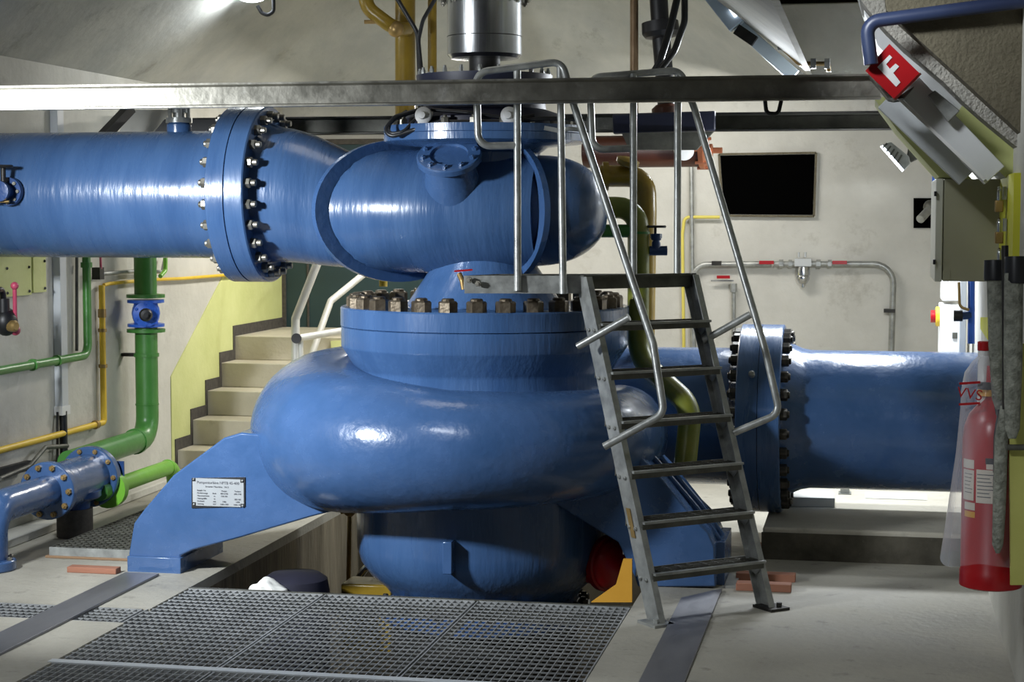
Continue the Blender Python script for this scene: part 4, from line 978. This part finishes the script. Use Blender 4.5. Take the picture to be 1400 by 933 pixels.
for k in range(7):
    wrap('label_print', 1334, 1358 - (k * 7 % 9), 644 + k * 5, 645.2 + k * 5, INK, .002); 
    if k < 6: wrap('label_print', 1318.5, 1328 - (k * 5 % 4), 645 + k * 5, 646 + k * 5, INK, .002)
wrap('label_print', 1355, 1357, 646, 662, DARKINK, .0022)
# plastic bag
bag = thing('plastic_bag', (EX - .04, eY, ez(765)), 'clear plastic bag pulled over the red fire extinguisher', 'bag')
mb = MB(); rings = []
prof = [(486, 1338, 1372, .045), (496, 1328, 1385, .075), (510, 1318, 1395, .10), (535, 1313, 1398, .118), (560, 1312, 1399, .125), (590, 1309, 1400, .135), (620, 1306, 1401, .14), (660, 1300, 1401, .145), (700, 1294, 1402, .15), (740, 1288, 1402, .15), (766, 1284, 1400, .15)]
for i, (py_, xa, xb, dp) in enumerate(prof):
    xl, xr = onY(xa, py_, eY).x, onY(xb, py_, eY).x; c = (xl + xr) / 2; hwd = (xr - xl) / 2; ring = []
    for k in range(64):
        an = 2 * PI * k / 64
        wob = 1 + .05 * math.sin(an * 7 + i * .5) * min(1, i / 5) + .03 * math.sin(an * 11 - i * .9)
        wx = 1 if abs(math.cos(an)) > .93 else wob
        ring.append(V((c + hwd * math.cos(an) * (.98 if wx == 1 else 1), eY + dp * math.sin(an) * wob, ez(py_) + (.012 * math.sin(an * 3) if i == len(prof) - 1 else 0))))
    rings.append(ring)
mb.loft(rings); mb.build('film', film, bag, sharp=70)
bt_ = V((onY(1323, 535, eY).x, eY - .122, ez(535)))
text('bag_lettering', 'VVS', (bt_.x, bt_.y - .004, bt_.z),   .05, FACE_FRONT @ Matrix.Rotation(-.14, 3, 'Z'), RED, bag)
for py_ in (521, 549):
    mb = MB(); mb.bar((bt_.x - .034, bt_.y - .003, ez(py_)), (bt_.x + .034, bt_.y - .003, ez(py_) + .006), .002, .008); mb.build('bag_stripe', RED, bag)
# padded poles with black sockets hanging at the right edge
for (xa, xt, ya, yb, r0, lab, cx0, cx1, cy0, cy1, dpt) in (
        (1361, 1366, 380, 560, .029, 'grey felt pole with black head at the right edge, left of two', 1346, 1374, 356, 384, 5.95),
        (1386, 1384, 384, 600, .030, 'grey felt pole with black head at the right edge, right of two', 1376, 1402, 351, 388, 5.8)):
    t = thing('felt_pole', at(xa, yb, dpt), lab, 'pole', 'felt poles at the right edge')
    mb = MB(); mb.sweep([at(xa, ya - 10, dpt), at((xa + xt) / 2, (ya + yb) / 2, dpt), at(xt, yb - 14, dpt), at(xt, yb, dpt)], [r0, r0, r0 * .8, r0 * .4], 18); mb.build('shaft', FELT, t)
    mb = MB(); c0, c1 = at((cx0 + cx1) / 2, cy1, dpt), at((cx0 + cx1) / 2, cy0, dpt); mb.lathe([(.034, 0), (.036, .01), (.035, (c1 - c0).length)], c0, c1 - c0, 20); mb.build('head', RUBBER, t)
t = thing('felt_pole', at(1368, 755, 5.9), 'long slim felt strap hanging down in front of the extinguisher', 'strap')
mb = MB(); mb.sweep([at(1373, 555, 5.9), at(1369, 600, 5.9), at(1366, 700, 5.9), at(1364, 745, 5.9), at(1364, 757, 5.9)], [.012, .022, .021, .018, .006], 14); mb.build('strap', FELT, t)
mb = MB(); mb.tube([at(1374, 336, 5.85), at(1375, 560, 5.85)], .011); mb.build('rod', DSTEEL, t)
mb = MB(); mb.cyl(at(1376, 612, 5.85), at(1405, 612, 5.85), .01); mb.build('bracket', GALVD, t)
mb = MB(); mb.bar(at(1391, 470, 5.9), at(1394, 800, 5.9), .012, .06, RT); o = mb.build('hanger_board', pmat('hanger_yellow', (176, 176, 92), (186, 186, 104), 4, .6)); tag(o, 'yellow-edged upright board at the right edge behind the felt poles', 'board')

# sign F
sg = thing('fire_sign', onY(1220, 97, 7.0), 'red square sign with white letter F tilted on the sloping beam', 'sign')
P_ = [onY(x, y, 6.93) for x, y in ((1216, 60), (1257, 100), (1222, 135), (1183, 97))]
mb = MB(); mb.prism(P_, (0, .006, 0)); mb.build('sign_face', RED, sg)
mb = MB(); mb.prism([P_[1] + V((0, .006, 0)), P_[2] + V((0, .006, 0)), P_[2] + V((.006, .03, -.005)), P_[1] + V((.006, .03, -.005))], (0.003, 0, .003)); mb.build('sign_back', RED, sg)
def sgp(x, y): return onY(x, y, 6.927)
ctr = (P_[0] + P_[1] + P_[2] + P_[3]) / 4
# F traced by its three strokes, in the sign's own slanted axes
ex_ = (P_[1] - P_[0]).normalized(); ey_ = (P_[0] - P_[3]).normalized()
def sf(a, b): return V((ctr.x, 6.927, ctr.z)) + ex_ * a + ey_ * b
Lw, Lh = (P_[1] - P_[0]).length, (P_[0] - P_[3]).length
def q4(pts): 
    m_ = MB(); m_.prism([onY(x, y, 6.929) for x, y in pts], (0, -.002, 0)); return m_
S = 1400 / 360 ; 
fpts = [(620, 357), (685, 292), (699, 306), (667, 342), (687, 366), (717, 338), (736, 354), (705, 388), (743, 438), (720, 462)]
fpx = [(1040 + x / 3.889, y / 3.889) for x, y in fpts]
mb = MB(); mb.prism([onY(x, y, 6.929) for x, y in fpx], (0, -.002, 0)); mb.build('letter', WHITE, sg)
mb = MB(); mb.prism([onY(x, y, 7.02) for x, y in ((1188, 102), (1222, 136), (1250, 118), (1236, 134), (1214, 134))], (0, .2, 0)); o = mb.build('beam_bracket', GALVD); tag(o, 'dirty steel bracket behind the red sign holding the front beam', 'bracket')
# trunkings along the slope
def duct(px0, py0, px1, py1, w_, dep, y, mat, label):
    a_, b_ = onY(px0, py0, y), onY(px1, py1, y); mb = MB(); mb.bar(a_ + V((0, dep / 2, 0)), b_ + V((0, dep / 2, 0)), dep, w_, (b_ - a_).cross(V((0, 1, 0)))); o = mb.build('cable_trunking', mat, bevel=.003); return tag(o, label, 'trunking', 'sloping cable trunkings')
duct(1243, 118, 1360, 240, .10, .06, 7.12, TRUNK, 'wide white cable trunking sloping down the right beam, upper of two')
duct(1210, 137, 1322, 243, .08, .06, 7.4, GREYW, 'grey cable trunking sloping below the white one, lower of two')
a_, b_ = onY(1222, 128, 7.11), onY(1346, 246, 7.11)
mb = MB(); mb.bar(a_, b_, .012, .012, (0, 1, 0)); o = mb.build('cable_strip', WHITE); tag(o, 'narrow white strip along the edge of the white sloping trunking', 'strip')
mb = MB(); mb.prism([onY(x, y, 7.1) for x, y in ((1268, 131), (1278, 124), (1312, 152), (1296, 168))], (0, -.03, 0)); o = mb.build('junction_box', GALV, bevel=.004); tag(o, 'small grey metal box fixed above the white sloping trunking', 'box')
# blue pipe top right
o = pipe('blue_overhead_pipe', [onY(1470, -8, 6.85), onY(1184, 30, 6.9), onY(1191, 88, 6.9)], .026, pmat('slate_blue', (44, 54, 84), (50, 62, 92), 5, .4), 'dark blue pipe crossing the top right corner and bending down behind the red sign', fil=.05, seg=18)
# LED floodlight
fd = thing('floodlight', onY(1235, 212, 9.6), 'grey LED floodlight hanging below the sloping trunking near the cabinet', 'lamp')
fy = 9.6
mb = MB(); mb.prism([onY(x, y, fy) for x, y in ((1206, 198), (1218, 194), (1243, 214), (1245, 224), (1236, 233))], (0, .16, 0)); mb.build('lamp_body', GALV, fd, bevel=.006)
mb = MB(); mb.prism([onY(x, y, fy + .005) for x, y in ((1204, 200), (1207, 199), (1237, 231), (1234, 234))], (0, .15, 0)); mb.build('lamp_glass', EMW, fd)
mb = MB(); mb.prism([onY(x, y, fy + .03) for x, y in ((1242, 200), (1248, 195), (1263, 206), (1258, 216), (1246, 222), (1240, 214))], (0, .09, 0)); mb.build('lamp_bracket', GALVD, fd, bevel=.004)
mb = MB()
for k in range(5):
    x = 1212 + k * 5; mb.prism([onY(x, 195 + k * 4, fy - .006), onY(x + 2, 196.5 + k * 4, fy - .006), onY(x - 4, 203 + k * 5, fy - .006), onY(x - 6, 201.5 + k * 5, fy - .006)], (0, .17, 0))
mb.build('cooling_fins', GALVD, fd)
# fluorescent fixture on right slope
ff = thing('fluorescent_fixture', onY(1040, 50, 10.25), 'pale blue-white fluorescent fixture on the sloping ceiling at the top right', 'lamp')
def slope_bar(px0, py0, px1, py1, w_, d_, y): 
    a_, b_ = onY(px0, py0, y), onY(px1, py1, y); m_ = MB(); m_.bar(a_, b_, d_, w_, (b_ - a_).cross(V((0, 1, 0)))); return m_
PB = pmat('fixture_blue_white', (196, 212, 226), (204, 220, 232), 4, .45)
slope_bar(960, -25, 1008, 36, .10, .10, 10.2).build('fixture_body', PB, ff, bevel=.006)
slope_bar(975, -30, 1010, 20, .055, .006, 10.14).build('diffuser', EMT, ff)
slope_bar(1006, 32, 1086, 104, .075, .05, 10.3).build('gear_tray', PB, ff, bevel=.004)
slope_bar(1007, 40, 1032, 57, .06, .06, 10.2).build('ballast', DSTEEL, ff)
o = pipe('yellow_conduit', [onY(994, -10, 10.15), onY(1092, 87, 10.15), onY(1133, 87, 10.15), onY(1133, 98, 10.15)], .012, BRASS, 'thin yellow-brown conduit beside the fluorescent fixture', 'conduit', fil=.03)
for q in ((1067, 62), (1112, 87), (1131, 87)):
    mb = MB(); mb.box(onY(*q, 10.13), (.03, .03, .055)); mb.build('clip', GALV, o)
# ceiling flood lamp top left
def slope_depth(px, py):
    d = 7.0
    while d < 13:
        p = at(px, py, d)
        if p.x < LW + .95 * (p.z - 2.53) / .74: break
        d += .01
    return d
LD = slope_depth(344, -8) - .10
cl = thing('ceiling_lamp', at(346, -4, LD), 'white lamp with cable on the ceiling at the top left', 'lamp')
c = at(344, -8, LD)
mb = MB(); mb.ball(c, .10, 20, (1, 1, .5)); mb.build('lamp_glass', EMW, cl)
mb = MB(); mb.cyl(c + V((0, 0, .02)), c + V((0, 0, .10)), .11, 24); mb.build('lamp_housing', GALV, cl)
mb = MB(); mb.tube([at(352, 8, LD), at(358, 18, LD), at(366, 21, LD), at(374, 16, LD), at(374, 2, LD), at(372, -20, LD), at(366, -34, LD + .1)], .012, .03); mb.build('lamp_cable', RUBBER, cl)
# dark cable tray pieces above the inlet pipe
mb = MB(); mb.bar(at(140, 188, 9.4), at(178, 148, 9.6), .05, .05); o = mb.build('tray_arm', RUBBER); tag(o, 'dark diagonal bar above the suction pipe at the left', 'bar')
mb = MB(); mb.prism([at(x, y, 9.9) for x, y in ((160, 184), (206, 184), (236, 150), (182, 150))], (0, .05, 0)); o = mb.build('concrete_brace', CONC); tag(o, 'pale slanting concrete brace above the suction pipe at the left', 'brace')
mb = MB(); mb.prism([at(x, y, 9.8) for x, y in ((206, 186), (330, 186), (330, 163), (225, 163))], (0, .04, 0)); o = mb.build('dark_panel', BLACK); tag(o, 'dark panel behind the nozzle of the suction pipe', 'panel')

# =================================================================== IN THE PIT
mb = MB()
c = V((onY(395, 800, 8.1).x, 8.2, 0)); zt_ = onY(395, 787, 8.1).z
mb.lathe([(.0, zt_), (.12, zt_ - .01), (.155, zt_ - .035), (.165, zt_ - .09), (.165, -.8)], c, (0, 0, 1), 28); o = mb.build('navy_drum', CLOTHN); tag(o, 'dark navy covered drum standing in the pit below the left pump foot', 'drum')
c2 = onY(368, 806, 7.95)
mb = MB(); mb.ball((c2.x, 7.98, c2.z - .02), .09, 22, (1.0, .7, .62))
for v_ in mb.bm.verts:
    d_ = v_.co - V((c2.x, 7.98, c2.z - .02)); v_.co += d_ * (.18 * math.sin(d_.x * 60 + d_.z * 45) + .12 * math.sin(d_.y * 80 - d_.x * 35)) + V((-.012, 0, 0)) * (d_.z > .03)
o = mb.build('white_bag', PAPER); tag(o, 'crumpled white bag at the pit edge left of the navy drum', 'bag')
for (pth, r0, m_, lab) in (
        ([(492, 830), (491, 790), (500, 778), (520, 768), (540, 762)], .022, STEEL, 'shiny steel pipe bending in the pit left of the pump drum'),
        ([(476, 830), (478, 700)], .012, BRASS, 'thin brass upright pipe in the pit left of the pump drum'),):
    mb = MB(); mb.tube([onY(x, y, 9.0) for x, y in pth], r0, .06, 14); o = mb.build('pit_pipe', m_, sharp=60); tag(o, lab, 'pipe')
mb = MB(); mb.ball(onY(478, 698, 8.98), .035, 10); mb.cyl(onY(466, 700, 8.98), onY(490, 694, 8.98), .014); mb.build('tap', BRASS, o)
c = onY(505, 805, 8.6)
mb = MB(); mb.bx(c.x - .12, c.x + .14, 8.5, 8.7, c.z - .3, c.z + .04); o = mb.build('pit_bracket', MUSTARD, bevel=.01); tag(o, 'mustard bracket in the pit under the left side of the pump drum', 'bracket')
# pump carrier below the drum
mb = MB(); mb.lathe([(.40, -1.7), (.40, -.9), (.46, -.8), (.46, -.26)], O0, seg=40); o = mb.build('pump_pedestal', DSTEEL); tag(o, 'dark round pedestal in the pit below the pump drum', 'pedestal')
# red motor end and yellow plate
rm = thing('red_motor', onY(842, 800, 8.4), 'red rounded motor at the pit edge behind the ladder foot', 'motor')
c = onY(838, 772, 8.35); md_ = V((.80, -.6, 0)).normalized()
mb = MB(); mb.lathe([(.10, -.24), (.115, -.1), (.125, .0), (.12, .02), (.09, .045), (0, .055)], c, md_, 32); mb.build('motor_body', RED, rm)
mb = MB(); mb.lathe([(.13, -.05), (.136, -.045), (.136, -.012), (.13, -.008)], c, md_, 32); mb.build('motor_flange', RED, rm)
a1_ = onY(812, 821, 7.80)
mb = MB(); mb.prism([onY(x, y, 8.02) for x, y in ((808, 824), (864, 824), (864, 765), (852, 765), (842, 800))], (0, .02, 0)); o = mb.build('yellow_plate', ORANGE); tag(o, 'amber yellow plate under the red motor at the pit edge', 'plate')
mb = MB(); mb.bar(onY(852, 753, 8.15), onY(872, 752, 8.15), .04, .03); o = mb.build('white_coupling', WHITE); tag(o, 'white coupling stub between the red motor and the ladder', 'coupling')

# =================================================================== LIGHTS
def area(name, loc, tgt, power, sx_, sy_, col=(1, 1, 1), spread=180):
    l = bpy.data.lights.new(name, 'AREA'); l.energy = power; l.shape = 'RECTANGLE'; l.size = sx_; l.size_y = sy_; l.color = col; l.spread = math.radians(spread)
    o = bpy.data.objects.new(name, l); COL.objects.link(o); o.location = loc
    o.rotation_euler = (V(tgt) - V(loc)).to_track_quat('-Z', 'Y').to_euler(); return o
WARM = (1.0, .96, .89); COOL = (.90, .95, 1.0)
area('lamp_key', (-4.2, 5.3, 2.12), (-2.7, 8.4, .85), 60, .35, .22, COOL, 80)
area('fill_front', (-1.9, 5.0, 3.15), (-1.5, 5.5, 0), 24, .9, .4, COOL, 104)  # unseen fill added to brighten the foreground floor and gratings
area('fill_side', (-.7, 3.4, 2.3), (.42, 6.3, .75), 1.25, .25, .15, COOL, 42)  # unseen fill added for the extinguisher and felt poles
area('fill_haunch', (-.5, 6.2, 2.75), (.35, 7.2, 2.25), 2.4, .3, .1, COOL, 70)  # unseen fill added to lift the sloping haunch and its trunking
lc_ = at(344, -8, LD)
area('lamp_ceiling', lc_ + V((.06, -.14, -.06)), lc_ + V((-.30, -.55, -.02)), 7, .14, .14, COOL)
area('lamp_stairs', (-2.9, 11.8, 2.45), (-3.6, 11.4, 0), 60, .9, .2, WARM)
area('lamp_rear', (-1.4, 12.0, 2.42), (-1.2, 13.0, 1.0), 18, .9, .2, WARM)
area('lamp_fluorescent', (-.35, 10.6, 2.48), (-.15, 8.6, .0), 62, .9, .12, COOL, 150)
fl_ = onY(1216, 219, 9.65)
area('lamp_flood', (fl_.x - .04, 9.72, fl_.z - .05), (-.75, 11.2, .3), 32, .16, .14, COOL)
area('lamp_shaft', (-2.3, 8.6, 4.8), (-2.4, 9.4, 0), 9, 1.0, 1.0, WARM)
wd = bpy.data.worlds.new('World'); bpy.context.scene.world = wd; wd.use_nodes = True
wd.node_tree.nodes['Background'].inputs[0].default_value = (.85, .9, 1, 1); wd.node_tree.nodes['Background'].inputs[1].default_value = .018

# =================================================================== CAMERA
cd = bpy.data.cameras.new('camera'); co = bpy.data.objects.new('camera', cd); COL.objects.link(co)
cd.sensor_fit = 'HORIZONTAL'; cd.sensor_width = 36; cd.lens = 36 * F / 1400; cd.clip_start = .05
co.matrix_world = Matrix.Translation(CAM) @ Matrix((RT, UP, -FW)).transposed().to_4x4()
sc = bpy.context.scene; sc.camera = co
sc.view_settings.view_transform = 'Standard'; sc.view_settings.look = 'None'; sc.view_settings.gamma = 1; sc.view_settings.exposure = 0
sc.view_settings.use_curve_mapping = False
